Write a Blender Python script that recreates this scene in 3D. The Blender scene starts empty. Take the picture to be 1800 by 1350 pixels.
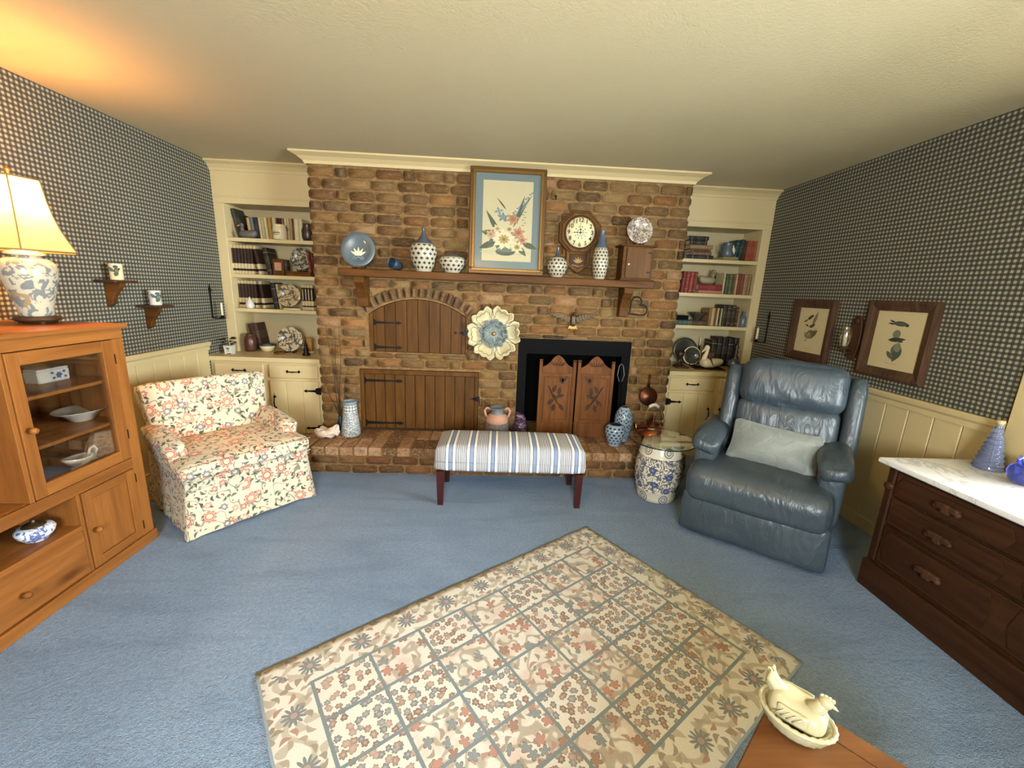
import bpy, bmesh, random
from math import sin, cos, pi, radians, sqrt, atan2, hypot
from mathutils import Vector, Matrix, noise
S = bpy.context.scene
COLL = S.collection
random.seed(7)

# ------------------------------------------------------------------ camera, world, light, exposure
cd = bpy.data.cameras.new('camera'); cam = bpy.data.objects.new('camera', cd); COLL.objects.link(cam)
cd.sensor_fit = 'HORIZONTAL'; cd.sensor_width = 36; cd.lens = 14.576; cd.clip_start = 0.02
R_ = Vector((0.99838382, -0.03980085, 0.04056654)); U_ = Vector((-0.03074757, 0.22201905, 0.9745574)); F_ = Vector((0.04779475, 0.97422966, -0.22043644))
mw = Matrix((R_, U_, -F_)).transposed().to_4x4(); mw.translation = (-0.1275, -3.5652, 1.4758)
cam.matrix_world = mw
S.camera = cam
S.view_settings.view_transform = 'Standard'; S.view_settings.look = 'None'
S.view_settings.gamma = 1; S.view_settings.use_curve_mapping = False
S.view_settings.exposure = EXPOSURE = 0.17
w = bpy.data.worlds.new('sky'); S.world = w; w.use_nodes = True
bg = w.node_tree.nodes['Background']
bg.inputs[0].default_value = (0.88, 0.95, 1.0, 1); bg.inputs[1].default_value = 78.0
S.cycles.use_denoising = True
S.cycles.max_bounces = 7; S.cycles.diffuse_bounces = 5; S.cycles.glossy_bounces = 3; S.cycles.transmission_bounces = 6
S.cycles.transparent_max_bounces = 12; S.cycles.sample_clamp_indirect = 6
S.cycles.caustics_reflective = False; S.cycles.caustics_refractive = False
def portal(name, loc, rot, sx, sy):
    l = bpy.data.lights.new(name, 'AREA'); l.shape = 'RECTANGLE'; l.size = sx; l.size_y = sy
    l.cycles.is_portal = True
    o = bpy.data.objects.new(name, l); COLL.objects.link(o); o.location = loc; o.rotation_euler = rot
# room constants (metres): x to the right, y towards the fireplace wall, z up
XL, XR, HC, YB, YF = -2.58, 2.3975, 2.44, 0.3716, -5.3
portal('window_portal_right', (XR + .06, -2.72, 1.43), (0, radians(90), 0), 1.4, 1.56)
portal('window_portal_front', (-.1, YF - .06, 1.5), (radians(90), 0, 0), 1.0, 1.2)
# warm overhead fill bulb, added out of view; its made-up fitting is built below
def lamp_light(name, loc, energy, col, r):
    l = bpy.data.lights.new(name, 'POINT'); l.energy = energy; l.color = col; l.shadow_soft_size = r
    o = bpy.data.objects.new(name, l); COLL.objects.link(o); o.location = loc
    return o
lamp_light('fill_bulb', (-0.5, -2.9, 2.28), 46, (1, .60, .25), .1)
lamp_light('table_lamp_bulb', (-2.33, -1.45, 1.775), 60, (1, .41, .10), .05)

# ------------------------------------------------------------------ node helper
def C(h):
    r = [int(h[i:i+2], 16)/255 for i in (0, 2, 4)]
    return tuple((c/12.92 if c <= .04045 else ((c+.055)/1.055)**2.4) for c in r) + (1.0,)
class G:
    def __init__(s, name):
        s.m = bpy.data.materials.new(name); s.m.use_nodes = True
        s.t = s.m.node_tree; s.t.nodes.clear()
        s.out = s.t.nodes.new('ShaderNodeOutputMaterial'); s.p = s.t.nodes.new('ShaderNodeBsdfPrincipled')
        s.t.links.new(s.p.outputs[0], s.out.inputs[0])
    def L(s, sock, v):
        if isinstance(v, bpy.types.NodeSocket): s.t.links.new(v, sock)
        elif v is not None:
            if isinstance(v, str): v = C(v)
            if sock.type == 'VECTOR' and hasattr(v, '__len__'): v = tuple(v)[:3]
            sock.default_value = v
    def n(s, typ, ins=None, **pr):
        nd = s.t.nodes.new('ShaderNode' + typ)
        for k, v in pr.items(): setattr(nd, k, v)
        for k, v in (ins or {}).items(): s.L(nd.inputs[k], v)
        return nd
    def m_(s, op, a, b=None, c=None):
        nd = s.n('Math', {0: a}, operation=op)
        if b is not None: s.L(nd.inputs[1], b)
        if c is not None: s.L(nd.inputs[2], c)
        return nd.outputs[0]
    def mix(s, f, a, b, blend='MIX'):
        nd = s.n('Mix', {0: f, 6: a, 7: b}, data_type='RGBA', blend_type=blend); return nd.outputs[2]
    def ramp(s, f, stops, interp='LINEAR'):
        nd = s.n('ValToRGB', {0: f}); cr = nd.color_ramp; cr.interpolation = interp
        while len(cr.elements) < len(stops): cr.elements.new(.5)
        for e, (p, c) in zip(cr.elements, stops):
            e.position = p; e.color = C(c) if isinstance(c, str) else ((c, c, c, 1) if isinstance(c, (int, float)) else c)
        return nd.outputs[0]
    def step(s, v, a, b): return s.n('MapRange', {0: v, 1: a, 2: b, 3: 0., 4: 1.}).outputs[0]
    def noise(s, vec, scale, detail=2, rough=.5, dist=0):
        return s.n('TexNoise', {'Vector': vec, 'Scale': scale, 'Detail': detail, 'Roughness': rough, 'Distortion': dist}).outputs[0]
    def obj(s): return s.n('TexCoord').outputs['Object']
    def gen(s): return s.n('TexCoord').outputs['Generated']
    def uv(s): return s.n('TexCoord').outputs['UV']
    def scl(s, v, k, loc=(0, 0, 0)): return s.n('Mapping', {'Vector': v, 'Scale': k, 'Location': loc}).outputs[0]
    def sep(s, v): return s.n('SeparateXYZ', {0: v}).outputs
    def comb(s, x, y, z=0.): return s.n('CombineXYZ', {0: x, 1: y, 2: z}).outputs[0]
    def bump(s, h, st=.3, d=.002): s.t.links.new(s.n('Bump', {'Strength': st, 'Distance': d, 'Height': h}).outputs[0], s.p.inputs['Normal'])
    def done(s, base, rough=.6, **kw):
        s.L(s.p.inputs['Base Color'], base); s.L(s.p.inputs['Roughness'], rough)
        for k, v in kw.items(): s.L(s.p.inputs[k.replace('_', ' ')], v)
        return s.m
    # scattered flowers: one per voronoi cell, petals by angle; returns mask, inner mask, random colour (cell)
    def flowers(s, vec2, scale, rad, petals=5, depth=.35, dens=.6, jitter=.8):
        v = s.n('TexVoronoi', {'Vector': vec2, 'Scale': scale, 'Randomness': jitter}, voronoi_dimensions='2D')
        d = s.n('VectorMath', {0: s.n('VectorMath', {0: vec2, 1: v.outputs['Position']}, operation='SUBTRACT').outputs[0]}, operation='SCALE')
        d.inputs['Scale'].default_value = scale
        x, y, _ = s.sep(d.outputs[0]); rnd = s.sep(v.outputs['Color'])
        r = s.m_('SQRT', s.m_('ADD', s.m_('MULTIPLY', x, x), s.m_('MULTIPLY', y, y)))
        a = s.m_('ADD', s.m_('ARCTAN2', y, x), s.m_('MULTIPLY', rnd[1], 6.28))
        pet = s.m_('ABSOLUTE', s.m_('COSINE', s.m_('MULTIPLY', a, petals/2)))
        R = s.m_('MULTIPLY', s.m_('ADD', 1 - depth, s.m_('MULTIPLY', pet, depth)), rad)
        q = s.m_('DIVIDE', r, R)
        on = s.m_('LESS_THAN', rnd[0], dens)
        full = s.m_('MULTIPLY', s.step(q, 1.03, .97), on)
        line = s.m_('MULTIPLY', full, s.step(q, .75, .98))
        core = s.m_('MULTIPLY', s.step(q, .42, .36), on)
        return full, line, core, rnd[2], a, r
    # scattered leaves (ellipses at random angle)
    def leaves(s, vec2, scale, ln, wd, dens=.7):
        v = s.n('TexVoronoi', {'Vector': vec2, 'Scale': scale, 'Randomness': 1.}, voronoi_dimensions='2D')
        d = s.n('VectorMath', {0: s.n('VectorMath', {0: vec2, 1: v.outputs['Position']}, operation='SUBTRACT').outputs[0]}, operation='SCALE')
        d.inputs['Scale'].default_value = scale
        x, y, _ = s.sep(d.outputs[0]); rnd = s.sep(v.outputs['Color'])
        a = s.m_('MULTIPLY', rnd[1], 6.28); ca, sa = s.m_('COSINE', a), s.m_('SINE', a)
        X = s.m_('ADD', s.m_('MULTIPLY', x, ca), s.m_('MULTIPLY', y, sa)); Y = s.m_('SUBTRACT', s.m_('MULTIPLY', y, ca), s.m_('MULTIPLY', x, sa))
        Y = s.m_('ADD', Y, s.m_('MULTIPLY', s.m_('MULTIPLY', X, X), 1.2))
        e = s.m_('ADD', s.m_('POWER', s.m_('ABSOLUTE', s.m_('DIVIDE', X, ln)), 1.6), s.m_('POWER', s.m_('ABSOLUTE', s.m_('DIVIDE', Y, wd)), 1.3))
        return s.m_('MULTIPLY', s.step(e, 1.05, .9), s.m_('LESS_THAN', rnd[0], dens)), rnd[2]

# ------------------------------------------------------------------ mesh helpers
def box(bm, x0, x1, y0, y1, z0, z1, bev=0, seg=1):
    vs = [bm.verts.new(p) for p in ((x0,y0,z0),(x1,y0,z0),(x1,y1,z0),(x0,y1,z0),(x0,y0,z1),(x1,y0,z1),(x1,y1,z1),(x0,y1,z1))]
    fs = [bm.faces.new([vs[i] for i in f]) for f in ((0,3,2,1),(4,5,6,7),(0,1,5,4),(1,2,6,5),(2,3,7,6),(3,0,4,7))]
    if bev:
        es = list({e for f in fs for e in f.edges})
        bmesh.ops.bevel(bm, geom=es, offset=bev, segments=seg, affect='EDGES', profile=.5)
    return vs
def prism(bm, pts, axis, a0, a1, bev=0):
    # 2D outline extruded along an axis; for 'y' pts are (x,z); 'x' -> (y,z); 'z' -> (x,y)
    def P(p, a): return {'y': (p[0], a, p[1]), 'x': (a, p[0], p[1]), 'z': (p[0], p[1], a)}[axis]
    A = [bm.verts.new(P(p, a0)) for p in pts]; B = [bm.verts.new(P(p, a1)) for p in pts]
    n = len(pts); fs = [bm.faces.new(A), bm.faces.new(B[::-1])]
    for i in range(n): fs.append(bm.faces.new((A[i], B[i], B[(i+1) % n], A[(i+1) % n])))
    bmesh.ops.recalc_face_normals(bm, faces=fs)
    if bev: bmesh.ops.bevel(bm, geom=list(fs[0].edges) + list(fs[1].edges), offset=bev, segments=1, affect='EDGES')
def lathe(bm, prof, seg=28, c=(0, 0, 0), sx=1, sy=1, cap=True, m=None):
    uvl = bm.loops.layers.uv.get('UVMap') or bm.loops.layers.uv.new('UVMap')
    rings = []
    T = m or Matrix.Identity(4)
    for r, z in prof:
        rings.append([bm.verts.new(T @ Vector((c[0]+sx*r*cos(2*pi*i/seg), c[1]+sy*r*sin(2*pi*i/seg), c[2]+z))) for i in range(seg)])
    for j in range(len(prof)-1):
        for i in range(seg):
            k = (i+1) % seg
            f = bm.faces.new((rings[j][i], rings[j][k], rings[j+1][k], rings[j+1][i])); f.smooth = True
            for lp, (a, b) in zip(f.loops, ((i, j), (i+1, j), (i+1, j+1), (i, j+1))): lp[uvl].uv = (a/seg, prof[b][1])
    if cap:
        if prof[0][0] > 1e-4: bm.faces.new(rings[0][::-1])
        if prof[-1][0] > 1e-4: bm.faces.new(rings[-1])
    return bm
def tube(bm, pts, r, seg=8, cap=True):
    pts = [Vector(p) for p in pts]; n = len(pts); rr = r if isinstance(r, (list, tuple)) else [r]*n
    up = Vector((0, 0, 1)); rings = []
    for i, p in enumerate(pts):
        t = (pts[min(i+1, n-1)] - pts[max(i-1, 0)]).normalized()
        if i == 0:
            a = t.cross(up if abs(t.z) < .9 else Vector((1, 0, 0))).normalized()
        else: a = (a - t*a.dot(t)).normalized()
        b = t.cross(a)
        rings.append([bm.verts.new(p + (a*cos(2*pi*k/seg) + b*sin(2*pi*k/seg))*rr[i]) for k in range(seg)])
    for i in range(n-1):
        for k in range(seg):
            l = (k+1) % seg; f = bm.faces.new((rings[i][k], rings[i][l], rings[i+1][l], rings[i+1][k])); f.smooth = True
    if cap: bm.faces.new(rings[0][::-1]); bm.faces.new(rings[-1])
def ball(bm, c, r, sx=1, sy=1, sz=1, u=14, v=9):
    lathe(bm, [(r*sin(pi*i/v), -r*cos(pi*i/v)*sz) for i in range(v+1)], u, c, sx, sy, False)
def puff(bm, hx, hy, hz, r, c=(0, 0, 0), n=8, bulge=(0, 0, 0), nz=0, nsc=4, rot=None, shape=None):
    t = bmesh.new(); bmesh.ops.create_cube(t, size=2); bmesh.ops.subdivide_edges(t, edges=t.edges[:], cuts=n, use_grid_fill=True)
    M = rot or Matrix.Identity(3)
    mp = {}
    for v in t.verts:
        a, b, d = v.co
        p = Vector((a*hx, b*hy, d*hz)); q = Vector((max(-hx+r, min(hx-r, p.x)), max(-hy+r, min(hy-r, p.y)), max(-hz+r, min(hz-r, p.z))))
        e = p - q
        if e.length > 1e-9: p = q + e.normalized()*r
        fa, fb, fd = 1-a*a, 1-b*b, 1-d*d
        p.x += bulge[0]*a*fb*fd; p.y += bulge[1]*b*fa*fd; p.z += bulge[2]*d*fa*fb
        if nz: p += Vector(noise.noise_vector(p*nsc + Vector(c)*3))*nz
        if shape: p = shape(p)
        mp[v.index] = bm.verts.new(M @ p + Vector(c))
    for f in t.faces:
        g = bm.faces.new([mp[v.index] for v in f.verts]); g.smooth = True
    t.free()
def boxuv(me):
    if me.uv_layers: return
    uv = me.uv_layers.new(name='UVMap').data
    for p in me.polygons:
        n = p.normal; a = (abs(n.x), abs(n.y), abs(n.z)); k = a.index(max(a))
        for li in p.loop_indices:
            co = me.vertices[me.loops[li].vertex_index].co
            uv[li].uv = (co.y, co.z) if k == 0 else ((co.x, co.z) if k == 1 else (co.x, co.y))
def link(o, parent=None, loc=None, rot=None):
    COLL.objects.link(o)
    if parent: o.parent = parent
    if loc is not None: o.location = loc
    if rot is not None: o.rotation_euler = rot
    return o
def mesh(name, bm, mats, smooth=False):
    me = bpy.data.meshes.new(name); bm.to_mesh(me); bm.free()
    for m in (mats if isinstance(mats, (list, tuple)) else [mats]): me.materials.append(m)
    if smooth:
        for p in me.polygons: p.use_smooth = True
    boxuv(me)
    return me
def part(name, bm, mats, parent=None, loc=None, rot=None, label=None, color=None, smooth=False):
    o = bpy.data.objects.new(name, mesh(name, bm, mats, smooth) if isinstance(bm, bmesh.types.BMesh) else bm)
    link(o, parent, loc, rot)
    if label: o['label'] = label
    if color: o.color = C(color)
    return o
def thing(name, label, cat, loc=(0, 0, 0), rz=0, group=None, rot=None):
    o = bpy.data.objects.new(name, None); o.empty_display_size = .05; link(o, None, loc, rot or (0, 0, rz))
    return tag(o, label, cat, group)
def tag(o, label, cat, group=None):
    o['label'] = label; o['category'] = cat
    if group: o['group'] = group
    return o
def struct(name, bm, mats, **k):
    o = part(name, bm, mats, **k); o['kind'] = 'structure'; return o
def B(): return bmesh.new()
def bx(*a, **k): b = B(); box(b, *a, **k); return b
def lt(prof, seg=28, **k): return lathe(B(), prof, seg, **k)
def copy_tree(o, parent=None):
    c = o.copy(); COLL.objects.link(c); c.parent = parent
    for ch in o.children: copy_tree(ch, c)
    return c
# flat printed shapes: polygons with their own ink colour
def ell(x, y, a, b, ang=0, n=10):
    return [(x + a*cos(t)*cos(ang) - b*sin(t)*sin(ang), y + a*cos(t)*sin(ang) + b*sin(t)*cos(ang)) for t in [2*pi*i/n for i in range(n)]]
def leafp(x, y, ln, wd, ang, n=5):
    up = [(ln*i/n, wd*sin(pi*(i/n)**.8)) for i in range(n+1)]; lo = [(ln*i/n, -wd*sin(pi*(i/n)**.8)) for i in range(n-1, 0, -1)]
    return [(x + p*cos(ang) - q*sin(ang), y + p*sin(ang) + q*cos(ang)) for p, q in up + lo]
def strip(pts, w_):
    L, R = [], []
    for i, p in enumerate(pts):
        a = pts[max(i-1, 0)]; b = pts[min(i+1, len(pts)-1)]; d = Vector((b[0]-a[0], b[1]-a[1])).normalized()
        k = w_*(1 - .6*i/len(pts))
        L.append((p[0]-d.y*k, p[1]+d.x*k)); R.append((p[0]+d.y*k, p[1]-d.x*k))
    return L + R[::-1]
def ink(name, shapes, parent, m4, dz=.0003, matn=None, label=None):
    bm = B(); cl = bm.loops.layers.float_color.new('Col'); k = 0
    for pts, col in shapes:
        k += 1; vs = [bm.verts.new(m4 @ Vector((p[0], p[1], dz*(1 + k*.02)))) for p in pts]
        try: f = bm.faces.new(vs)
        except ValueError: continue
        cc = C(col)
        for lp in f.loops: lp[cl] = cc
    bmesh.ops.triangulate(bm, faces=bm.faces[:])
    return part(name, bm, matn or M_INK, parent, label=label)
XZ = Matrix.Rotation(radians(90), 4, 'X')     # local (x,y) drawn on a wall facing -y

# ------------------------------------------------------------------ materials
def plain(name, col, rough=.5, var=.08, sc=6, bs=0, bsc=200, **kw):
    g = G(name); c = C(col); v = g.noise(g.obj(), sc, 3)
    lo = tuple(x*(1-var) for x in c[:3]) + (1,); hi = tuple(min(1, x*(1+var)) for x in c[:3]) + (1,)
    base = g.mix(v, lo, hi)
    if bs: g.bump(g.noise(g.obj(), bsc, 2), bs, .001)
    return g.done(base, rough, **kw)
def wood(name, dark, light, axis='z', sc=9, rough=.45, knots=False, stretch=.09):
    g = G(name); k = {'x': (stretch, 1, 1), 'y': (1, stretch, 1), 'z': (1, 1, stretch)}[axis]
    inf = g.n('ObjectInfo').outputs['Random']
    v = g.n('VectorMath', {0: g.obj(), 1: g.comb(inf, g.m_('MULTIPLY', inf, 3.1), g.m_('MULTIPLY', inf, 7.7))}, operation='ADD').outputs[0]
    vv = g.scl(v, tuple(x*sc for x in k))
    a = g.noise(vv, 1.6, 4, .6, 1.2); b = g.noise(vv, 9, 3, .6)
    f = g.m_('ADD', g.m_('MULTIPLY', a, .7), g.m_('MULTIPLY', b, .3))
    base = g.ramp(f, [(.3, dark), (.68, light)])
    if knots:
        vo = g.n('TexVoronoi', {'Vector': g.scl(v, tuple(max(x, .35) for x in k)), 'Scale': 5.5}); d = g.step(vo.outputs['Distance'], .16, .04)
        base = g.mix(g.m_('MULTIPLY', d, .75), base, '4a2510')
    g.bump(f, .15, .001)
    return g.done(base, rough, Specular_IOR_Level=.14)
g = G('printed_ink'); M_INK = g.done(g.n('Attribute', attribute_name='Col').outputs[0], .7)
# carpet
g = G('blue_carpet'); o = g.obj()
a = g.noise(o, 1.1, 3, .6, .6); b = g.noise(o, 9, 3); f = g.noise(o, 240, 2)
f2 = g.noise(o, 60, 2)
vs_ = g.noise(g.n('Mapping', {'Vector': o, 'Rotation': (0, 0, .9), 'Scale': (1.2, 6.5, 1)}).outputs[0], 1., 3, .55, .8)
base = g.mix(g.step(a, .3, .7), '738fb4', '8dabcf'); base = g.mix(g.m_('MULTIPLY', b, .4), base, '96b3d8'); base = g.mix(g.m_('MULTIPLY', g.step(vs_, .5, .75), .5), base, '587496'); base = g.mix(g.step(f, .35, .7), g.mix(.45, base, '3c4c60'), base)
base = g.mix(g.m_('MULTIPLY', g.step(f2, .42, .62), .16), base, '33455c')
g.bump(g.m_('ADD', f, g.m_('MULTIPLY', f2, 1.5)), .9, .008); CARPET = g.done(base, .95, Sheen_Weight=.15)
# wallpaper: gingham check
g = G('gingham_wallpaper'); x, y, z = g.sep(g.obj()); P_ = .0254
def sw(v):
    fr = g.m_('FRACT', g.m_('DIVIDE', g.m_('ADD', v, 50.), P_)); return g.step(g.m_('ABSOLUTE', g.m_('SUBTRACT', fr, .5)), .2, .3)
h1, v1 = sw(y), sw(z)
tt = g.m_('ADD', h1, v1)
wp = g.ramp(g.m_('MULTIPLY', tt, .5), [(0, '2f3029'), (.5, '4b4b40'), (1, '9c9884')])
WALLPAPER = g.done(wp, .75)
WHITEP = plain('cream_paint', 'c8b688', .45, .04, 3)
CREAMW = plain('cream_wall_paint', 'bbad86', .5, .04, 3)
g = G('ceiling_texture'); o = g.obj(); g.bump(g.m_('ADD', g.noise(o, 55, 3), g.noise(o, 130, 2)), .35, .004); CEIL = g.done(g.mix(g.noise(o, 1.2), 'bfb48e', 'cabf9c'), .9)
# brick + mortar
g = G('brick_surface'); o = g.obj(); inf = g.n('ObjectInfo')
v = g.n('VectorMath', {0: o, 1: g.comb(g.m_('MULTIPLY', inf.outputs['Random'], 37.), 0., g.m_('MULTIPLY', inf.outputs['Random'], 11.))}, operation='ADD').outputs[0]
n1 = g.noise(v, 14, 4, .65, .5); n2 = g.noise(v, 45, 3, .6); n3 = g.noise(v, 5, 2)
base = g.mix(g.step(n1, .35, .7), g.mix(.5, inf.outputs['Color'], '553a26'), inf.outputs['Color'])
base = g.mix(g.m_('MULTIPLY', g.step(g.m_('ADD', n2, g.m_('MULTIPLY', n3, .5)), .78, .96), .7), base, 'c4a680')
base = g.mix(g.m_('MULTIPLY', g.step(n2, .45, .3), .6), base, '3e2a1e')
g.bump(g.m_('ADD', n1, g.m_('MULTIPLY', n2, .8)), 1., .009); BRICK = g.done(base, .88, Specular_IOR_Level=.25)
g = G('mortar'); o = g.obj(); n1 = g.noise(o, 30, 4, .6); g.bump(n1, .8, .005); MORTAR = g.done(g.mix(g.step(n1, .3, .7), '664d2d', '8f7145'), .95)
DOORW = wood('stained_plank', '3d260f', '67441c', 'z', 8, .5, True)
MANTELW = wood('mantel_wood', '3a220b', '633f1a', 'x', 6, .5, True)
PINE_V = wood('pine_vertical', '6b401c', '96602e', 'z', 5, .35, True); PINE_H = wood('pine_horizontal', '6b401c', '96602e', 'y', 5, .35, True)
WALNUT_V = wood('walnut_vertical', '25160c', '432a18', 'z', 6, .4); WALNUT_H = wood('walnut_horizontal', '25160c', '452b19', 'y', 6, .4)
CHERRY = wood('cherry_tabletop', '4a2c15', '704a2b', 'x', 5, .28)
DARKW = wood('dark_wood', '2b1c12', '523724', 'z', 8, .45); CLOCKW = wood('clock_oak', '42290f', '664519', 'z', 10, .4)
MAHOG = plain('mahogany_leg', '3a1210', .3, .2, 20)
SCREENW = wood('carved_screen_wood', '472811', '774b26', 'z', 9, .5)
IRON = plain('black_iron', '17130f', .45, .2, 30, .2, 120, Metallic=.6)
BLACK = plain('firebox_black', '050505', .9, .2, 8, Specular_IOR_Level=.05)
BLACKM = plain('black_metal_surround', '0a0a0c', .75, .1, 8, Specular_IOR_Level=.1)
BRASS = plain('antique_gold', 'a98545', .35, .15, 30, Metallic=.8)
PEWTER = plain('bronze_casting', '4d3e2a', .4, .3, 60, .3, 90, Metallic=.6)
COPPER = plain('copper', 'b5623a', .22, .2, 14, Metallic=1.)
DCOPPER = plain('tarnished_copper', '5a3320', .35, .3, 14, Metallic=.8)
WHITEC = plain('white_glaze', 'c9c6ba', .15, .05, 6)
CREAMC = plain('cream_glaze', 'd8c99f', .3, .1, 8)
PAPER = plain('book_pages', 'c7b185', .85, .12, 40)
def glass(name, col, rough=.02, ior=1.45):
    g = G(name); return g.done(col, rough, Transmission_Weight=.82, IOR=ior)
def thin_glass(name, tint=(.9, .95, .93, 1), fac=.10):
    g = G(name); t = g.n('BsdfTransparent', {0: tint}); gl = g.n('BsdfGlossy', {0: (1, 1, 1, 1), 1: .03})
    fr = g.n('LayerWeight', {0: .35}).outputs['Fresnel']
    mx = g.n('MixShader', {0: g.m_('ADD', g.m_('MULTIPLY', fr, .35), fac*.3), 1: t.outputs[0], 2: gl.outputs[0]})
    g.t.links.new(mx.outputs[0], g.out.inputs[0]); return g.m
GLASS = thin_glass('clear_pane', (.97, .97, .96, 1), .05); GLASST = thin_glass('glass_tabletop', (.93, .96, .94, 1), .25)
BLUEG = glass('cobalt_glass', (.12, .18, 1, 1)); BLUEG2 = glass('pale_blue_glass', (.45, .56, 1, 1)); CLEARG = thin_glass('lamp_chimney_glass', (.93, .93, .88, 1), .5)
g = G('white_marble'); o = g.obj(); n1 = g.noise(o, 3.5, 5, .6, 1.5); n2 = g.noise(o, 1.2, 2)
vein = g.step(g.m_('ABSOLUTE', g.m_('SUBTRACT', n1, .5)), .035, 0.)
MARBLE = g.done(g.mix(g.m_('MULTIPLY', vein, .5), g.mix(n2, 'cdd0d4', 'e6e6e4'), '8b9099'), .18)
g = G('blue_leather'); o = g.obj(); n1 = g.noise(o, 6, 3, .55, .8); n2 = g.noise(o, 260, 2)
wr = g.noise(g.scl(o, (12, 4, 5)), 1., 2, .5, 2.0); cr_ = g.step(g.m_('ABSOLUTE', g.m_('SUBTRACT', wr, .5)), .0, .06)
g.bump(g.m_('ADD', g.m_('ADD', g.m_('MULTIPLY', wr, 1.4), g.m_('MULTIPLY', cr_, .06)), g.m_('MULTIPLY', n2, .03)), .42, .014)
LEATHER = g.done(g.mix(n1, '2e383f', '46525b'), .36, Specular_IOR_Level=.5)
g = G('cream_satin'); o = g.obj(); n1 = g.noise(o, 9, 3, .55, 1); g.bump(n1, .7, .02)
bl = g.step(g.noise(o, 5, 2), .6, .7)
SATIN = g.done(g.mix(n1, '6e7675', '8f9691'), .6, Sheen_Weight=.3)
# floral chintz (armchair)
g = G('floral_chintz'); u = g.uv(); ux, uy, _ = g.sep(u)
wob = g.n('TexNoise', {'Vector': u, 'Scale': 9., 'Detail': 2.}).outputs[1]
uw = g.n('VectorMath', {0: u, 1: g.n('VectorMath', {0: wob, 1: (.03, .03, 0)}, operation='MULTIPLY').outputs[0]}, operation='ADD').outputs[0]
base = C('c9bfa6')
st = g.step(g.m_('ABSOLUTE', g.m_('SUBTRACT', g.noise(u, 8.5, 1, .4), .5)), .011, .006)
base = g.mix(g.m_('MULTIPLY', st, .85), base, '6b6a50')
l1, r1 = g.leaves(uw, 23, .44, .18, .62); base = g.mix(l1, base, g.ramp(r1, [(0, '3f4b3b'), (.5, '585f4c'), (1, '3f4b52')], 'CONSTANT'))
l2, r2 = g.leaves(g.scl(u, (1, 1, 1), (3.3, 1.7, 0)), 38, .36, .18, .4); base = g.mix(l2, base, g.ramp(r2, [(0, '8b5a45'), (.5, '7c8276'), (1, '6a6f5e')], 'CONSTANT'))
for off, sc_, rad, pet, dens, pal in (((5.1, 2.2, 0), 22, .42, 6, .2, ('a8574c', 'bd7f70', '8d423e')), ((1.4, 8.2, 0), 9.5, .36, 9, .36, ('a85448', '8c3b34', 'b87a69')), ((7.3, 4.4, 0), 13, .3, 7, .2, ('33496f', '3f5a80', '2b3a5e'))):
    F, Ln, Co, rc, an, rr_ = g.flowers(g.scl(uw, (1, 1, 1), off), sc_, rad, pet, .35, dens, .85)
    rp = g.m_('ABSOLUTE', g.m_('SINE', g.m_('MULTIPLY', rr_, 34.)))
    colr = g.mix(g.m_('MULTIPLY', g.step(rp, .5, .8), .6), g.ramp(rc, [(0, pal[0]), (.4, pal[1]), (.75, pal[2])], 'CONSTANT'), 'ddc9b0')
    base = g.mix(F, base, colr); base = g.mix(Ln, base, pal[2]); base = g.mix(Co, base, 'd8c79c')
g.bump(g.noise(u, 14, 2), .3, .006); CHINTZ = g.done(base, .85, Sheen_Weight=.1)
# striped ottoman fabric
g = G('striped_ticking'); x, _, _ = g.sep(g.obj()); f = g.m_('FRACT', g.m_('DIVIDE', g.m_('ADD', x, 10.02), .143))
W_, D_, BL, GR, LG = 'ecebe6', '2a3650', '7e8ca6', '686e7c', 'cbcac6'
stops = [(0, W_), (.11, D_), (.14, BL), (.29, D_), (.32, W_), (.43, D_), (.46, LG)]
p = .49
while p < .96: stops += [(p, GR), (p+.042, LG)]; p += .084
stops = stops[:31] + [(.972, D_)]
base = g.ramp(f, stops, 'CONSTANT'); g.bump(g.noise(g.obj(), 300, 1), .2, .001); TICKING = g.done(base, .85)
# rug
g = G('hooked_rug'); u = g.uv(); ux, uy, _ = g.sep(u)   # uv in metres, origin = inner frame corner
LU, LV, BW = 7*.2157, 5*.1797, .165
def inband(v, a, b): return g.m_('MULTIPLY', g.m_('GREATER_THAN', v, a), g.m_('LESS_THAN', v, b))
inside = g.m_('MULTIPLY', inband(ux, 0, LU), inband(uy, 0, LV))
cu, cv = g.m_('DIVIDE', ux, .2157), g.m_('DIVIDE', uy, .1797)
def line(v, per, w2):   # distance to the nearest grid line, metres
    fr = g.m_('ABSOLUTE', g.m_('SUBTRACT', g.m_('FRACT', g.m_('ADD', v, .5)), .5)); return g.m_('LESS_THAN', g.m_('MULTIPLY', fr, per), w2)
lines = g.m_('MAXIMUM', line(cu, .2157, .0062), line(cv, .1797, .0062))
near = g.m_('MULTIPLY', inband(ux, -.0062, LU+.0062), inband(uy, -.0062, LV+.0062)); lines = g.m_('MULTIPLY', lines, near)
cellr = g.n('TexWhiteNoise', {'Vector': g.comb(g.m_('FLOOR', cu), g.m_('FLOOR', cv))}, noise_dimensions='2D').outputs
ground = g.mix(g.noise(u, 5, 2), 'c9c8c2', 'dadad4')
pinkish = g.m_('MULTIPLY', g.step(cellr[0], .55, .6), g.step(g.noise(u, 14, 2), .45, .6)); ground = g.mix(g.m_('MULTIPLY', g.m_('MULTIPLY', pinkish, inside), .5), ground, 'c4aaa2')
wob = g.n('TexNoise', {'Vector': u, 'Scale': 11., 'Detail': 2.}).outputs[1]
uw = g.n('VectorMath', {0: u, 1: g.n('VectorMath', {0: wob, 1: (.035, .035, 0)}, operation='MULTIPLY').outputs[0]}, operation='ADD').outputs[0]
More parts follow.
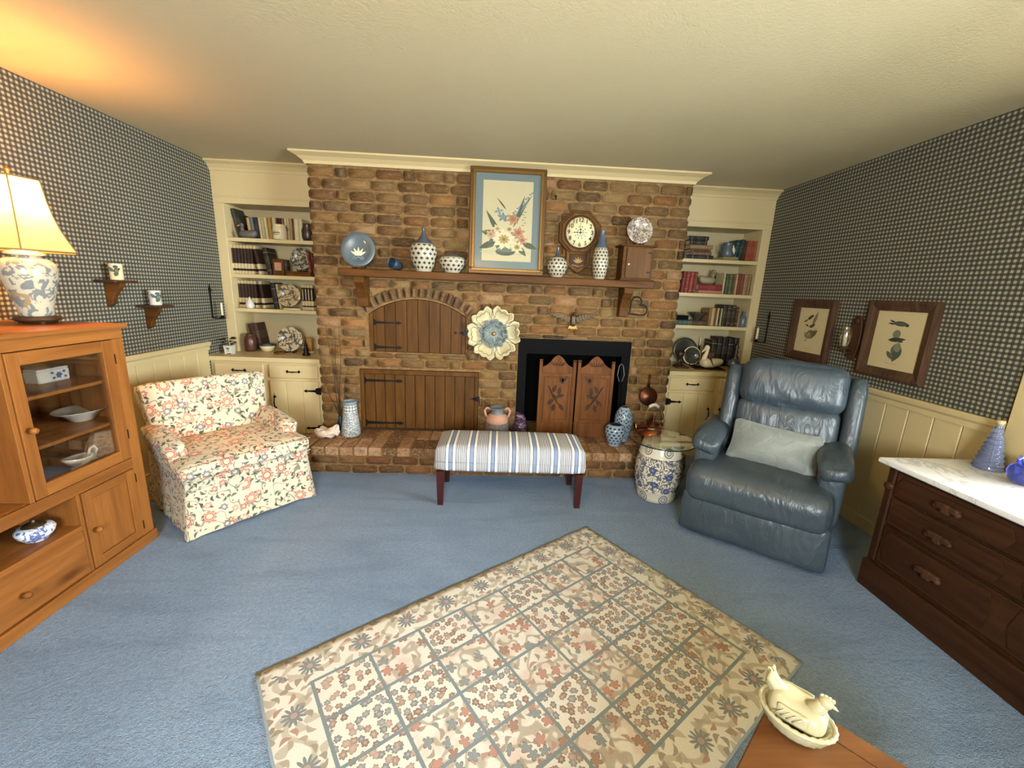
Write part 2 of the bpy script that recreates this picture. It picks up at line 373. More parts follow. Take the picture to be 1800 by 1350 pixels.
pal = [(0, '97837c'), (.2, '78838a'), (.4, 'ab958d'), (.6, '86706a'), (.8, '868f96')]
F, Ln, Co, rc, _, _ = g.flowers(uw, 33, .47, 6, .3, .95, .8)
A_ = g.mix(F, ground, g.ramp(rc, pal, 'CONSTANT')); A_ = g.mix(Ln, A_, '6e625c'); A_ = g.mix(g.m_('MULTIPLY', Co, .6), A_, 'b7a794')
sc1 = g.step(g.m_('ABSOLUTE', g.m_('SUBTRACT', g.noise(u, 13, 1, .4), .5)), .06, .03)
Bc = g.mix(g.m_('MULTIPLY', sc1, .8), ground, '9a9286'); lB, rB = g.leaves(uw, 24, .45, .2, .6); Bc = g.mix(lB, Bc, g.ramp(rB, [(0, '969085'), (.6, 'a58a80'), (.8, '828b8c')], 'CONSTANT'))
F, Ln, Co, rc, _, _ = g.flowers(uw, 19, .42, 5, .5, .55, .8); Bc = g.mix(F, Bc, g.ramp(rc, [(0, 'ad8479'), (.35, '7f8a90'), (.7, '96796c')], 'CONSTANT')); Bc = g.mix(Ln, Bc, '77685f')
sel = g.m_('MULTIPLY', g.m_('LESS_THAN', cellr[0], .62), inside)
base = g.mix(sel, Bc, A_)
# border: scrolling leaves and regular starry flowers
dy = g.m_('MINIMUM', g.m_('MINIMUM', g.m_('ADD', ux, BW), g.m_('SUBTRACT', LU+BW, ux)), g.m_('MINIMUM', g.m_('ADD', uy, BW), g.m_('SUBTRACT', LV+BW, uy)))  # distance from the edge
ab = g.m_('SUBTRACT', dy, .086)
vert = g.m_('LESS_THAN', g.m_('MINIMUM', g.m_('ADD', ux, BW), g.m_('SUBTRACT', LU+BW, ux)), g.m_('MINIMUM', g.m_('ADD', uy, BW), g.m_('SUBTRACT', LV+BW, uy)))
along = g.m_('ADD', g.m_('MULTIPLY', vert, uy), g.m_('MULTIPLY', g.m_('SUBTRACT', 1., vert), ux))
al = g.m_('MULTIPLY', g.m_('SUBTRACT', g.m_('FRACT', g.m_('DIVIDE', g.m_('ADD', along, 1.), .2)), .5), .2)
wave = g.m_('MULTIPLY', g.m_('SINE', g.m_('MULTIPLY', along, 31.4)), .035)
vin = g.step(g.m_('ABSOLUTE', g.m_('SUBTRACT', ab, wave)), .014, .008)
bd = g.mix(g.m_('MULTIPLY', vin, .7), ground, 'a39a88')
lf2, rl2 = g.leaves(g.scl(uw, (1, 1, 1), (2.2, .7, 0)), 18, .5, .3, .8); bd = g.mix(g.m_('MULTIPLY', lf2, .75), bd, 'a59d90')
lf, rl = g.leaves(uw, 24, .46, .22, .8); bd = g.mix(lf, bd, g.ramp(rl, [(0, '918a7e'), (.55, 'a0988c'), (.82, 'a3867d')], 'CONSTANT'))
r_ = g.m_('SQRT', g.m_('ADD', g.m_('MULTIPLY', al, al), g.m_('MULTIPLY', ab, ab))); th = g.m_('ARCTAN2', ab, al)
pt = g.m_('ABSOLUTE', g.m_('COSINE', g.m_('MULTIPLY', th, 6.)))
bd = g.mix(g.m_('LESS_THAN', r_, g.m_('ADD', .016, g.m_('MULTIPLY', pt, .026))), bd, '767f85'); bd = g.mix(g.m_('LESS_THAN', r_, .011), bd, 'a9908a')
base = g.mix(inside, bd, base)
base = g.mix(lines, base, '74828a')
edge = g.m_('LESS_THAN', dy, .009); base = g.mix(edge, base, '93a2ad')
ft = g.noise(u, 300, 2); base = g.mix(g.m_('MULTIPLY', g.step(ft, .35, .6), .14), base, '5d564c')
g.bump(g.m_('ADD', g.noise(u, 160, 2), g.m_('MULTIPLY', lines, -.4)), .5, .003); RUG = g.done(base, .93)
# ceramic patterns
def delft(name, ground, inkc, sc=30, amt=.5, rough=.15, second=None):
    g = G(name); o = g.obj(); n1 = g.noise(o, sc, 3, .55, 1.6)
    base = g.mix(g.m_('MULTIPLY', g.step(n1, amt, amt+.025), .9), ground, inkc)
    if second: base = g.mix(g.step(g.noise(o, sc*.6, 2, .5, 2), .6, .63), base, second)
    return g.done(base, rough)
LAMPJAR = delft('lamp_jar_flowers', 'aca893', '636b6e', 16, .505, .15, '8d7c5e')
BLUEW = delft('blue_white_china', 'd5dbe2', '3d5391', 34, .52)
PLATEP = delft('dark_patterned_plate', 'a59e88', '2b2f2d', 30, .47, .25)
PLATEG = delft('gold_patterned_plate', 'b9a67c', '3a3f3c', 26, .5, .25)
PLATEW = delft('brown_transfer_plate', 'b3a896', '5f554f', 46, .49, .2)
MOSAIC = None
g = G('mosaic_vase'); u = g.uv(); x, z, _ = g.sep(u); vo = g.n('TexVoronoi', {'Vector': g.scl(u, (60, 130, 1)), 'Scale': 1.}, voronoi_dimensions='2D', feature='DISTANCE_TO_EDGE')
vc = g.n('TexVoronoi', {'Vector': g.scl(u, (60, 130, 1)), 'Scale': 1.}, voronoi_dimensions='2D').outputs['Color']
base = g.mix(g.step(vo.outputs[0], .12, .05), g.ramp(g.sep(vc)[0], [(0, 'd4d4cc'), (.4, 'aeb3b2'), (.7, '828b92')], 'CONSTANT'), '4b5963')
ringz = g.m_('MULTIPLY', g.m_('GREATER_THAN', z, .21), g.m_('LESS_THAN', z, .265))
cu = g.m_('FRACT', g.m_('MULTIPLY', x, 14.)); cz = g.m_('FRACT', g.m_('DIVIDE', z, .0275))
dd = g.m_('MAXIMUM', g.m_('ABSOLUTE', g.m_('SUBTRACT', cu, .5)), g.m_('ABSOLUTE', g.m_('SUBTRACT', cz, .64)))
base = g.mix(ringz, base, g.mix(g.step(dd, .4, .34), '5b6872', 'dcd9cb')); base = g.mix(g.m_('GREATER_THAN', z, .27), base, '7c8d96')
g.bump(vo.outputs[0], .5, .003); MOSAIC = g.done(base, .35)
BOUNCE_M = plain('pale_bounce', 'cbc8bf', .9, .06, 2)  # pale tone chosen so the unseen outdoor slab bounces daylight upwards
def openwork(name, ground, N, pitch, z0, z1, top, kind='diamond', grow=1., rough=.2, fade=.01):
    g = G(name); x, z, _ = g.sep(g.uv()); row = g.m_('DIVIDE', g.m_('SUBTRACT', z, z0), pitch)
    fx = g.m_('ABSOLUTE', g.m_('SUBTRACT', g.m_('FRACT', g.m_('ADD', g.m_('MULTIPLY', x, N), g.m_('MULTIPLY', g.m_('FLOOR', row), .5))), .5))
    fz = g.m_('ABSOLUTE', g.m_('SUBTRACT', g.m_('FRACT', row), .5))
    if kind == 'diamond': hole = g.m_('LESS_THAN', g.m_('ADD', fx, fz), .36*grow)
    else:
        r = g.m_('SQRT', g.m_('ADD', g.m_('MULTIPLY', fx, fx), g.m_('MULTIPLY', fz, fz)))
        hole = g.m_('LESS_THAN', r, .3*grow) if kind == 'oval' else g.m_('MULTIPLY', g.m_('LESS_THAN', r, .42), g.m_('GREATER_THAN', g.m_('ABSOLUTE', g.m_('SUBTRACT', fx, fz)), .12))
    hole = g.m_('MULTIPLY', hole, g.m_('MULTIPLY', g.m_('GREATER_THAN', z, z0), g.m_('LESS_THAN', z, z1)))
    base = g.mix(g.step(z, z1, z1+fade), ground, top)
    t = g.n('BsdfTransparent'); mx = g.n('MixShader', {0: hole, 1: g.p.outputs[0], 2: t.outputs[0]}); g.t.links.new(mx.outputs[0], g.out.inputs[0])
    return g.done(base, rough)
g = G('stool_porcelain'); u = g.uv(); x, z, _ = g.sep(u); uu = g.comb(g.m_('MULTIPLY', x, 1.0), z)
vin = g.step(g.m_('ABSOLUTE', g.m_('SUBTRACT', g.noise(uu, 26, 2, .5, 1.2), .5)), .065, .05)
dots = g.step(g.noise(uu, 70, 1), .62, .66)
base = g.mix(g.m_('MULTIPLY', g.m_('MAXIMUM', vin, dots), .9), 'd2cbb5', '3a425a')
F, Ln, Co, rc, _, _ = g.flowers(uu, 9.5, .25, 9, .25, .55, .7); base = g.mix(F, base, '46527a'); base = g.mix(g.m_('MULTIPLY', Ln, .6), base, '2c3757'); base = g.mix(g.m_('MULTIPLY', Co, .5), base, '8f96ab')
zone = g.m_('MULTIPLY', g.m_('GREATER_THAN', z, .085), g.m_('LESS_THAN', z, .345)); base = g.mix(zone, 'd2cbb5', base)
def lappet(zc, sgn):
    fx = g.m_('MULTIPLY', g.m_('SUBTRACT', g.m_('FRACT', g.m_('MULTIPLY', x, 6.)), .5), .16); fz = g.m_('SUBTRACT', z, zc)
    return g.m_('SQRT', g.m_('ADD', g.m_('MULTIPLY', fx, fx), g.m_('MULTIPLY', fz, fz)))
for zc in (.395, .035):
    r = lappet(zc, 1); ring = g.m_('MULTIPLY', g.m_('LESS_THAN', r, .042), g.m_('GREATER_THAN', g.m_('ABSOLUTE', g.m_('SUBTRACT', g.m_('FRACT', g.m_('MULTIPLY', r, 62.)), .5)), .26)); base = g.mix(g.m_('MULTIPLY', ring, .85), base, '414a60')
STOOLM = g.done(base, .15)
SHADE = G('lamp_shade_fabric'); g = SHADE
d = g.n('BsdfDiffuse', {0: C('cfae78')}); tr = g.n('BsdfTranslucent', {0: C('f2dcaa')}); mx = g.n('MixShader', {0: .40, 1: d.outputs[0], 2: tr.outputs[0]}); g.t.links.new(mx.outputs[0], g.out.inputs[0]); SHADE = g.m
g = G('bulb_glow'); SHBULB = g.done('ffffff', .5, Emission_Color=C('ffd890'), Emission_Strength=14.)
g = G('amethyst_rock'); o = g.obj(); vo = g.n('TexVoronoi', {'Vector': o, 'Scale': 90.}); g.bump(vo.outputs[0], .8, .006)
AMETH = g.done(g.mix(g.sep(vo.outputs['Color'])[0], '1d1020', '6a4a66'), .2)
CORAL = plain('pink_white_rock', 'd6c4b4', .8, .3, 30, 1., 45)
CLAY = plain('terracotta', 'b58a74', .7, .12, 20)
GREYCLAY = plain('grey_glaze', '6d7378', .5, .25, 18, .4, 60)
TWIG = plain('dry_twig', '3a2718', .8, .2, 30)
LEAFM = plain('dark_leaf', '1d3320', .5, .25, 20)
CANDLE = plain('candle_wax', 'd8cfae', .5, .05, 8); CANDLE2 = plain('honey_candle', 'b58a4a', .5, .1, 8)
SKYBL = plain('blue_stoneware', '526065', .35, .2, 10); GREYBL = plain('dark_blue_stoneware', '2b3a48', .4, .2, 10)
TINT = G('painted_by_object'); g = TINT; inf = g.n('ObjectInfo').outputs['Color']; n1 = g.noise(g.obj(), 20, 3); TINT = g.done(g.mix(g.m_('MULTIPLY', n1, .35), inf, '2a1c12'), .5)
# book spines
g = G('book_cloth'); inf = g.n('ObjectInfo').outputs['Color']; z = g.sep(g.gen())[2]; n1 = g.noise(g.obj(), 60, 2)
rr = g.n('ObjectInfo').outputs['Random']; zz_ = g.m_('ADD', .74, g.m_('MULTIPLY', rr, .2))
bandm = g.m_('MULTIPLY', g.m_('ADD', g.m_('LESS_THAN', g.m_('ABSOLUTE', g.m_('SUBTRACT', z, zz_)), .012), g.m_('LESS_THAN', g.m_('ABSOLUTE', g.m_('SUBTRACT', z, g.m_('SUBTRACT', 1., zz_))), .01)), g.m_('GREATER_THAN', g.m_('FRACT', g.m_('MULTIPLY', rr, 7.3)), .45))
txt = g.m_('MULTIPLY', g.m_('LESS_THAN', g.m_('ABSOLUTE', g.m_('SUBTRACT', z, .55)), .14), g.step(g.noise(g.scl(g.obj(), (90, 90, 260)), 1., 2), .55, .6))
base = g.mix(g.m_('MULTIPLY', n1, .25), inf, '241812'); base = g.mix(g.m_('MULTIPLY', g.m_('ADD', bandm, g.m_('MULTIPLY', txt, .6)), .35), base, 'd8c48e')
BOOKM = g.done(base, .6)
g = G('bound_volume_brown'); z = g.sep(g.gen())[2]; 
VOLM = g.done(g.ramp(z, [(0, 'c3b387'), (.10, 'c3b387'), (.11, '2a100a'), (.18, '2a100a'), (.19, 'c3b387'), (.355, 'c3b387'), (.365, '2a150c'), (.88, '3a2012'), (.89, 'bba878')], 'CONSTANT'), .5)
g = G('bound_volume_gilt'); x, y, z = g.sep(g.gen())
gl = g.m_('MULTIPLY', g.m_('LESS_THAN', g.m_('ABSOLUTE', g.m_('SUBTRACT', x, .5)), .17), g.m_('MULTIPLY', g.m_('GREATER_THAN', z, .4), g.m_('LESS_THAN', z, .84)))
VOLG = g.done(g.mix(g.m_('MULTIPLY', gl, .8), g.ramp(z, [(0, 'c3b387'), (.10, 'c3b387'), (.11, '2a100a'), (.16, '2a100a'), (.17, 'c3b387'), (.36, '1d0d09'), (.9, 'bba878')], 'CONSTANT'), 'c9b98f'), .5)
# ================================================================== THE ROOM
struct('floor', bx(XL-.15, XR+.15, YF-.15, YB+.55, -.1, 0), CARPET)
struct('ceiling', bx(XL-.15, XR+.15, YF-.15, YB+.55, HC, HC+.1), CEIL)
# left wall: wallpaper above, planked wainscot below a chair rail
RAIL = .945
wl = struct('wall_left', bx(XL-.12, XL, YF, YB+.5, 0, HC), WALLPAPER)
def wainscot(parent, x, s, y0, y1):
    y = y1; k = 0
    me = mesh('board', bx(-.006, .006, -.072, .072, 0, RAIL-.07, bev=.004), WHITEP)
    while y > y0:
        part('board', me, None, parent, (x + s*.006, y-.074, .0)); y -= .148
wainscot(wl, XL, 1, -3.0, YB-.3)
def rail(name, x, s, y0, y1):
    b = B(); pr = [(0, -.075), (.012, -.075), (.014, -.045), (.026, -.03), (.03, -.008), (.022, 0), (0, 0)]
    prism(b, [(x + s*p, RAIL+q) for p, q in pr], 'y', y0, y1)
    bb = B()
    A = [bb.verts.new((x+s*p, y0, RAIL+q)) for p, q in pr]; Bv = [bb.verts.new((x+s*p, y1, RAIL+q)) for p, q in pr]
    n = len(pr); fs = [bb.faces.new(A), bb.faces.new(Bv[::-1])] + [bb.faces.new((A[i], Bv[i], Bv[(i+1) % n], A[(i+1) % n])) for i in range(n)]
    bmesh.ops.recalc_face_normals(bb, faces=fs); b.free()
    struct(name, bb, WHITEP)
rail('trim_1', XL+.012, 1, YF, .07)
struct('baseboard_left', bx(XL, XL+.018, YF, .08, 0, .09, bev=.004), WHITEP)
# right wall with a window above the dresser
WY0, WY1, WZ0, WZ1 = -3.5, -1.94, .74, 2.13
b = B()
box(b, XR, XR+.12, WY1, YB+.5, 0, HC); box(b, XR, XR+.12, YF, WY0, 0, HC); box(b, XR, XR+.12, WY0, WY1, 0, WZ0); box(b, XR, XR+.12, WY0, WY1, WZ1, HC)
wr_ = struct('wall_right', b, WALLPAPER)
struct('sky_blocker', bx(XR+.12, XR+2.7, -6.5, 1.0, 2.26, 2.34), WHITEP)   # added unseen slab that blocks high sky from the right-hand window
struct('bounce_ground', bx(XR+.12, XR+6, -9.5, 4.0, -.25, -.15), BOUNCE_M)  # unseen pale slab added to bounce skylight up to the ceiling
wainscot(wr_, XR, -1, -1.72, YB-.3)
rail('trim_2', XR-.012, -1, -1.735, .07)
struct('baseboard_right', bx(XR-.018, XR, -1.73, .08, 0, .09, bev=.004), WHITEP)
b = B()   # casing and sashes of the window (its jamb shows at the right edge of the picture)
box(b, XR-.022, XR, -1.94, -1.74, .0, 2.24, bev=.004); box(b, XR-.022, XR, WY0-.26, WY0, .0, 2.24, bev=.004); box(b, XR-.024, XR, WY0, WY1, 2.12, 2.24, bev=.004)
box(b, XR-.05, XR, WY0, WY1, WZ0-.03, WZ0, bev=.004)
w1 = struct('window_1', b, WHITEP)
b = B()
for y in (WY0, -2.74, WY1-.05): box(b, XR+.03, XR+.07, y, y+.05, WZ0, WZ1)
for z in (WZ0, 1.47, WZ1-.05): box(b, XR+.035, XR+.065, WY0, WY1, z, z+.05)
part('sash', b, WHITEP, w1); part('pane', bx(XR+.048, XR+.052, WY0, WY1, WZ0, WZ1), GLASS, w1)
# wall behind the camera with a wide window
FX0, FX1, FZ0, FZ1 = -.6, .4, .9, 2.1
b = B()
box(b, XL, FX0, YF-.12, YF, 0, HC); box(b, FX1, XR, YF-.12, YF, 0, HC); box(b, FX0, FX1, YF-.12, YF, 0, FZ0); box(b, FX0, FX1, YF-.12, YF, FZ1, HC)
struct('wall_front', b, CREAMW)
b = B()
for x in (FX0, -.13, FX1-.06): box(b, x, x+.06, YF-.08, YF-.03, FZ0, FZ1)
for z in (FZ0, FZ1-.06): box(b, FX0, FX1, YF-.075, YF-.035, z, z+.06)
w2 = struct('window_2', b, WHITEP); part('pane', bx(FX0, FX1, YF-.06, YF-.056, FZ0, FZ1), GLASS, w2)
# unseen ceiling fixture added to carry the warm fill bulb (behind the camera's upper edge)
t = thing('fill_ceiling_fitting', 'round ceiling fitting added out of view for warm fill light', 'fill light', (-.5, -2.9, HC))
part('base_plate', lt([(.001, 0), (.09, 0), (.08, -.03), (.001, -.035)], cap=False), BRASS, t)
part('bulb', lt([(.001, -.035), (.02, -.04), (.045, -.075), (.03, -.10), (.001, -.11)], cap=False), SHBULB, t).visible_shadow = True

# ------------------------------------------------------------------ built-in bookcases and cabinets
CL, CR = -1.6157, 1.4496
struct('wall_back', bx(XL, XR, YB+.30, YB+.42, 0, HC), CREAMW)
ZT, ZC = 2.11, .8186
def crown(name, x0, x1, y, dep, zt, ret=False, e0=0, e1=0):
    pr = [(0, -.075), (.01, -.075), (.018, -.055), (.045, -.03), (.07, -.018), (.082, -.012), (.082, 0), (0, 0)]
    k = dep/.082; b = B()
    A = []; Bv = []
    for p, q in pr:
        A.append(b.verts.new((x0 - (p*k if e0 else 0), y - p*k, zt+q))); Bv.append(b.verts.new((x1 + (p*k if e1 else 0), y - p*k, zt+q)))
    n = len(pr); fs = [b.faces.new(A), b.faces.new(Bv[::-1])] + [b.faces.new((A[i], Bv[i], Bv[(i+1) % n], A[(i+1) % n])) for i in range(n)]
    for e, V, sg in ((e0, A, 1), (e1, Bv, -1)):
        if e:   # mitred return
            C_ = [b.verts.new((v.co.x, YB+.2, v.co.z)) for v in V]
            for i in range(n-1): fs.append(b.faces.new((V[i], C_[i], C_[i+1], V[i+1])))
    bmesh.ops.recalc_face_normals(b, faces=fs)
    return struct(name, b, WHITEP)
crown('trim_3', XL+.0, CL, YB, .075, HC); crown('trim_4', CR, XR, YB, .075, HC)
crown('trim_5', CL, CR, -.001, .0933, HC, e0=1, e1=1)
def bookcase(side, x0, x1, ox0, ox1, shelves):
    t = struct('wall_bookcase_' + side, bx(x0, x1, YB, YB+.03, ZT, HC), WHITEP)      # header board above the opening
    b = B(); box(b, x0, x1, YB-.008, YB, ZT+.045, ZT+.06, bev=.003); part('moulding', b, WHITEP, t)
    wbox = x0 if side == 'left' else ox1
    part('stile', bx(min(wbox, ox0 if side == 'left' else x1), max(wbox, ox0 if side == 'left' else x1), YB, YB+.03, ZC, ZT, bev=.002), WHITEP, t)
    part('side_panel', bx(ox0-.02, ox0, YB+.03, YB+.30, ZC, ZT+.02), WHITEP, t); part('side_panel', bx(ox1, ox1+.02, YB+.03, YB+.30, ZC, ZT+.02), WHITEP, t)
    part('top_panel', bx(ox0, ox1, YB+.03, YB+.30, ZT, ZT+.02), WHITEP, t)
    for z in shelves: part('shelf', bx(ox0, ox1, YB+.004, YB+.298, z-.032, z, bev=.002), WHITEP, t)
    return t
bookcase('left', XL, CL, -2.4982, CL-.002, (1.8303, 1.52, 1.2161)); bookcase('right', CR, XR, CR+.002, 2.3155, (1.8303, 1.52, 1.2161))
for side, x0, x1 in (('left', XL, CL), ('right', CR, XR)):
    tag(part('cabinet_worktop', bx(x0+.001, x1-.001, .0716, YB+.299, ZC-.04, ZC, bev=.004), WHITEP), f'cream painted ledge under the {side} bookcase', 'worktop')
def pull(parent, loc, vert=False, mat=IRON):
    b = B(); pts = [(-.05, 0, 0), (-.03, -.014, 0), (0, -.02, 0), (.03, -.014, 0), (.05, 0, 0)]
    tube(b, pts, [.004, .005, .0065, .005, .004], 6)
    for s in (-1, 1): prism(b, [(s*.045, -.012), (s*.052, -.014), (s*.062, 0), (s*.082, 0), (s*.062, .001), (s*.052, .014), (s*.045, .012), (s*.04, 0)] if s > 0 else [(s*.04, 0), (s*.045, .012), (s*.052, .014), (s*.062, .001), (s*.082, 0), (s*.062, 0), (s*.052, -.014), (s*.045, -.012)], 'y', -.003, .001)
    return part('handle', b, mat, parent, loc, (0, radians(90) if vert else 0, 0))
def strap(parent, loc, ln, flip=False, name='hinge', mat=IRON, h=.028):
    s = -1 if flip else 1
    pts = [(0, h*1.1), (.02, h*.95), (.03, h*.4), (ln*.8, h*.18), (ln-.032, h*.5), (ln-.02, h*.42), (ln, 0), (ln-.02, -h*.42), (ln-.032, -h*.5), (ln*.8, -h*.18), (.03, -h*.4), (.02, -h*.95), (0, -h*1.1)]
    pts = [(s*x, z) for x, z in pts]; b = B(); prism(b, pts, 'y', -.004, .0)
    box(b, min(0, -s*.022), max(0, -s*.022), -.004, 0, -h*1.15, h*1.15, bev=.001)
    for x in (.012, ln*.5): ball(b, (s*x, -.004, 0), .004, u=6, v=4)
    return part(name, b, mat, parent, loc)
def cabinet(side, x0, x1, split, dr, doors, hinge_side):
    t = thing('base_cabinet', f'cream painted built-in base cabinet under the {side} bookcase, with drawers and plank doors', 'cabinet', ((x0+x1)/2, .1, 0))
    ox = (x0+x1)/2
    part('body', bx(x0-ox+.002, x1-ox-.002, 0, .30, .0, ZC-.041), WHITEP, t)
    part('plinth', bx(x0-ox+.002, x1-ox-.002, -.012, 0, 0, .10), WHITEP, t)
    for a, c in dr:
        d = part('drawer', bx(a-ox, c-ox, -.018, 0, .637, .758, bev=.007), WHITEP, t); pull(d, ((a+c)/2-ox, -.019, .70))
    for k, (a, c) in enumerate(doors):
        d = part('door', bx(a-ox, c-ox, -.012, 0, .13, .615, bev=.003), WHITEP, t)
        n = 3; wdt = (c-a)/n
        for i in range(n): part('plank', bx(a-ox+i*wdt+.0015, a-ox+(i+1)*wdt-.0015, -.019, -.012, .131, .614, bev=.0025), WHITEP, d)
        left_h = (k == 0)
        hx = a-ox if left_h else c-ox
        for z in (.53, .185): strap(d, (hx, -.0192, z), .13, not left_h)
        pull(d, ((c-ox-.035) if left_h else (a-ox+.035), -.022, .42), True)
    return t
cabinet('left', XL, CL, 0, ((-2.545, -2.13), (-2.085, -1.665)), ((-2.545, -2.13), (-2.085, -1.665)), 0)
cabinet('right', CR, XR, 0, ((1.50, 1.925), (1.965, 2.36)), ((1.50, 1.925), (1.965, 2.36)), 0)

# ------------------------------------------------------------------ brick chimney breast
PAL = ['9a784c', '8a6a42', 'a27f50', '917350', 'a88a60', '7d6244', 'a1744a', 'b0946a', '876b4d', '9c7c54', '7f6849', 'ae8052', 'a08560', '946c44']
def brick_mesh(seed):
    rnd = random.Random(seed); b = B()
    out = []
    for x, z in ((-.5, -.3), (-.5, .3), (-.42, .5), (0, .5), (.42, .5), (.5, .3), (.5, -.3), (.42, -.5), (0, -.5), (-.42, -.5)):
        out.append((x*(1-rnd.random()*.05), z*(1-rnd.random()*.16)))
    A = [b.verts.new((x, .03, z)) for x, z in out]; D = [b.verts.new((x, .007, z)) for x, z in out]
    E = [b.verts.new((x*.965, rnd.uniform(-.004, .002), z*.86)) for x, z in out]; c = b.verts.new((0, rnd.uniform(-.005, 0), 0))
    n = len(out)
    for i in range(n):
        j = (i+1) % n
        for f in ((A[i], A[j], D[j], D[i]), (D[i], D[j], E[j], E[i])): b.faces.new(f).smooth = False
        b.faces.new((E[i], E[j], c)).smooth = True
    bmesh.ops.recalc_face_normals(b, faces=b.faces[:])
    return mesh('brick', b, BRICK)
BM = [brick_mesh(i) for i in range(14)]
rb = random.Random(5)
def brick(parent, x0, x1, z, h, y=0, rot=0, col=None, xz=None):
    o = bpy.data.objects.new('brick', rb.choice(BM)); link(o, parent)
    o.location = ((x0+x1)/2, y + rb.uniform(-.005, .004), z + rb.uniform(-.0015, .0015)) if xz is None else (xz[0], y, xz[1])
    o.scale = ((x1-x0), 1, h); o.rotation_euler = (0, rot + rb.uniform(-.008, .008), 0)
    c = C(col or rb.choice(PAL)); k = rb.uniform(.85, 1.28)*(1.1 if z < 1.6 else .95) if xz is None else 1.1; o.color = (c[0]*k, c[1]*k*.93, c[2]*k*.74, 1)
    return o
CT = HC - .068
LD = (-1.278, -.246, .215, .763); AD = (-1.182, -.364, .915, 1.235); FB = (.089, 1.085, .18, 1.076)
ACX, ACZ, AR = -.773, .675, .694
b = B()    # mortar core, pieced around the three openings
def core(x0, x1, z0, z1): box(b, x0, x1, .013, YB-.002, z0, z1)
core(CL+.008, LD[0], 0, CT); core(LD[1], FB[0], 0, CT); core(FB[1], CR-.008, 0, CT)
core(LD[0], LD[1], 0, .2); core(FB[0], FB[1], 0, .2); core(FB[0], FB[1], FB[3], CT)
core(LD[0], AD[0], LD[3], CT); core(AD[1], LD[1], LD[3], CT); core(AD[0], AD[1], LD[3], AD[2])
n = 16; ax = [AD[0] + (AD[1]-AD[0])*i/n for i in range(n+1)]; az = [ACZ + sqrt(AR**2-(x-ACX)**2) for x in ax]
for i in range(n): prism(b, [(ax[i], az[i]), (ax[i+1], az[i+1]), (ax[i+1], CT), (ax[i], CT)], 'y', .013, YB-.002)
box(b, LD[0], LD[1], .12, .14, .2, LD[3]); box(b, AD[0], AD[1], .12, .14, AD[2], ACZ+AR)
chim = struct('wall_chimney', b, MORTAR)
z = .2; HB = .0745; PZ = .0832; row = 0
def courses():
    zz = .2 + HB/2
    while zz < CT - .02: yield zz; zz += PZ
nb = 0
for k, zz in enumerate(courses()):
    if zz + HB/2 > CT: break
    cut = []
    if LD[2]-.03 < zz < LD[3]+.03: cut.append((LD[0]-.004, LD[1]+.004))
    if AD[2]-.03 < zz < 1.2: cut.append((AD[0]-.006, AD[1]+.006))
    if zz >= 1.2 and zz - ACZ < AR + .10:
        h = sqrt(max(0, (AR+.115)**2 - (zz-.01-ACZ)**2)); cut.append((max(ACX-h, AD[0]-.04) if zz < 1.26 else ACX-h, min(ACX+h, AD[1]+.04) if zz < 1.26 else ACX+h))
    if zz < FB[3]+.02: cut.append((FB[0]-.004, FB[1]+.004))
    x = CL; first = True
    while x < CR-.01:
        ln = rb.choice((.2, .2, .2, .205, .195, .2, .16, .095)) if not first else (.2 if k % 2 else .095)
        first = False; x1 = min(x+ln, CR)
        if CR - x1 < .06: x1 = CR
        segs = [(x, x1)]
        for a, c in cut:
            ns = []
            for s0, s1 in segs:
                if s1 <= a or s0 >= c: ns.append((s0, s1)); continue
                if a-s0 > .03: ns.append((s0, a))
                if s1-c > .03: ns.append((c, s1))
            segs = ns
        for s0, s1 in segs:
            red = zz > 1.62 and s0 < .0
            col = rb.choice(PAL) if rb.random() > .06 else rb.choice(['c9a684', '5e4b3c', 'c4997a', 'c9a684'])
            brick(chim, s0, s1, zz, HB, col=col); nb += 1
        x = x1 + .010
def fill_course(xa, xb, zc, h):
    n = max(1, round((xb-xa)/.21)); w_ = (xb-xa)/n
    for i in range(n): brick(chim, xa+i*w_+.004, xa+(i+1)*w_-.004, zc, h, col=rb.choice(PAL + ['55443a', 'c9a684']))
fill_course(AD[0], AD[1], .884, .048); fill_course(FB[0], FB[1], 1.094, .030)
# arch ring of upright bricks
NA = 16; a0 = math_a = atan2(AD[1]-ACX, AD[3]-ACZ)
for i in range(NA):
    a = -a0*1.02 + 2*a0*1.02*(i+.5)/NA; r = AR + .058
    o = brick(chim, 0, .056 + rb.uniform(-.003, .004), 0, .1, rot=a, col=rb.choice(['94795c', '8d6c4e', 'a4835f', '7f644c']), xz=(ACX + r*sin(a), ACZ + r*cos(a)))
    o.rotation_euler = (0, a, 0); nb += 1
print('chimney bricks', nb)

# plank doors
def plank_door(t, x0, x1, z0, z1, n, arch=False, gap=.0024, y=.03):
    wd = (x1-x0)/n; k = []
    for i in range(n):
        a, c = x0 + i*wd + gap, x0 + (i+1)*wd - gap
        b = B()
        if arch:
            pts = [(a, z0), (c, z0)] + [(xx, ACZ + sqrt((AR-.006)**2-(xx-ACX)**2)) for xx in [c - (c-a)*j/4 for j in range(5)]]
            prism(b, pts, 'y', y-.012+rb.uniform(-.001, .001), y+.008)
        else: box(b, a, c, y-.012+rb.uniform(-.001, .001), y+.008, z0, z1, bev=.002)
        part('plank', b, DOORW, t)
t = thing('lower_plank_door', 'rectangular brown plank door low in the brick wall, with two black strap hinges', 'door')
x0, x1, z0, z1 = LD[0]+.004, LD[1]-.004, LD[2]+.012, LD[3]-.004
for a in ((x0, x0+.032, z0, z1-.04), (x1-.03, x1, z0, z1-.04), (x0, x1, z1-.04, z1)): part('frame_rail', bx(a[0], a[1], .006, .05, a[2], a[3], bev=.003), DOORW, t)
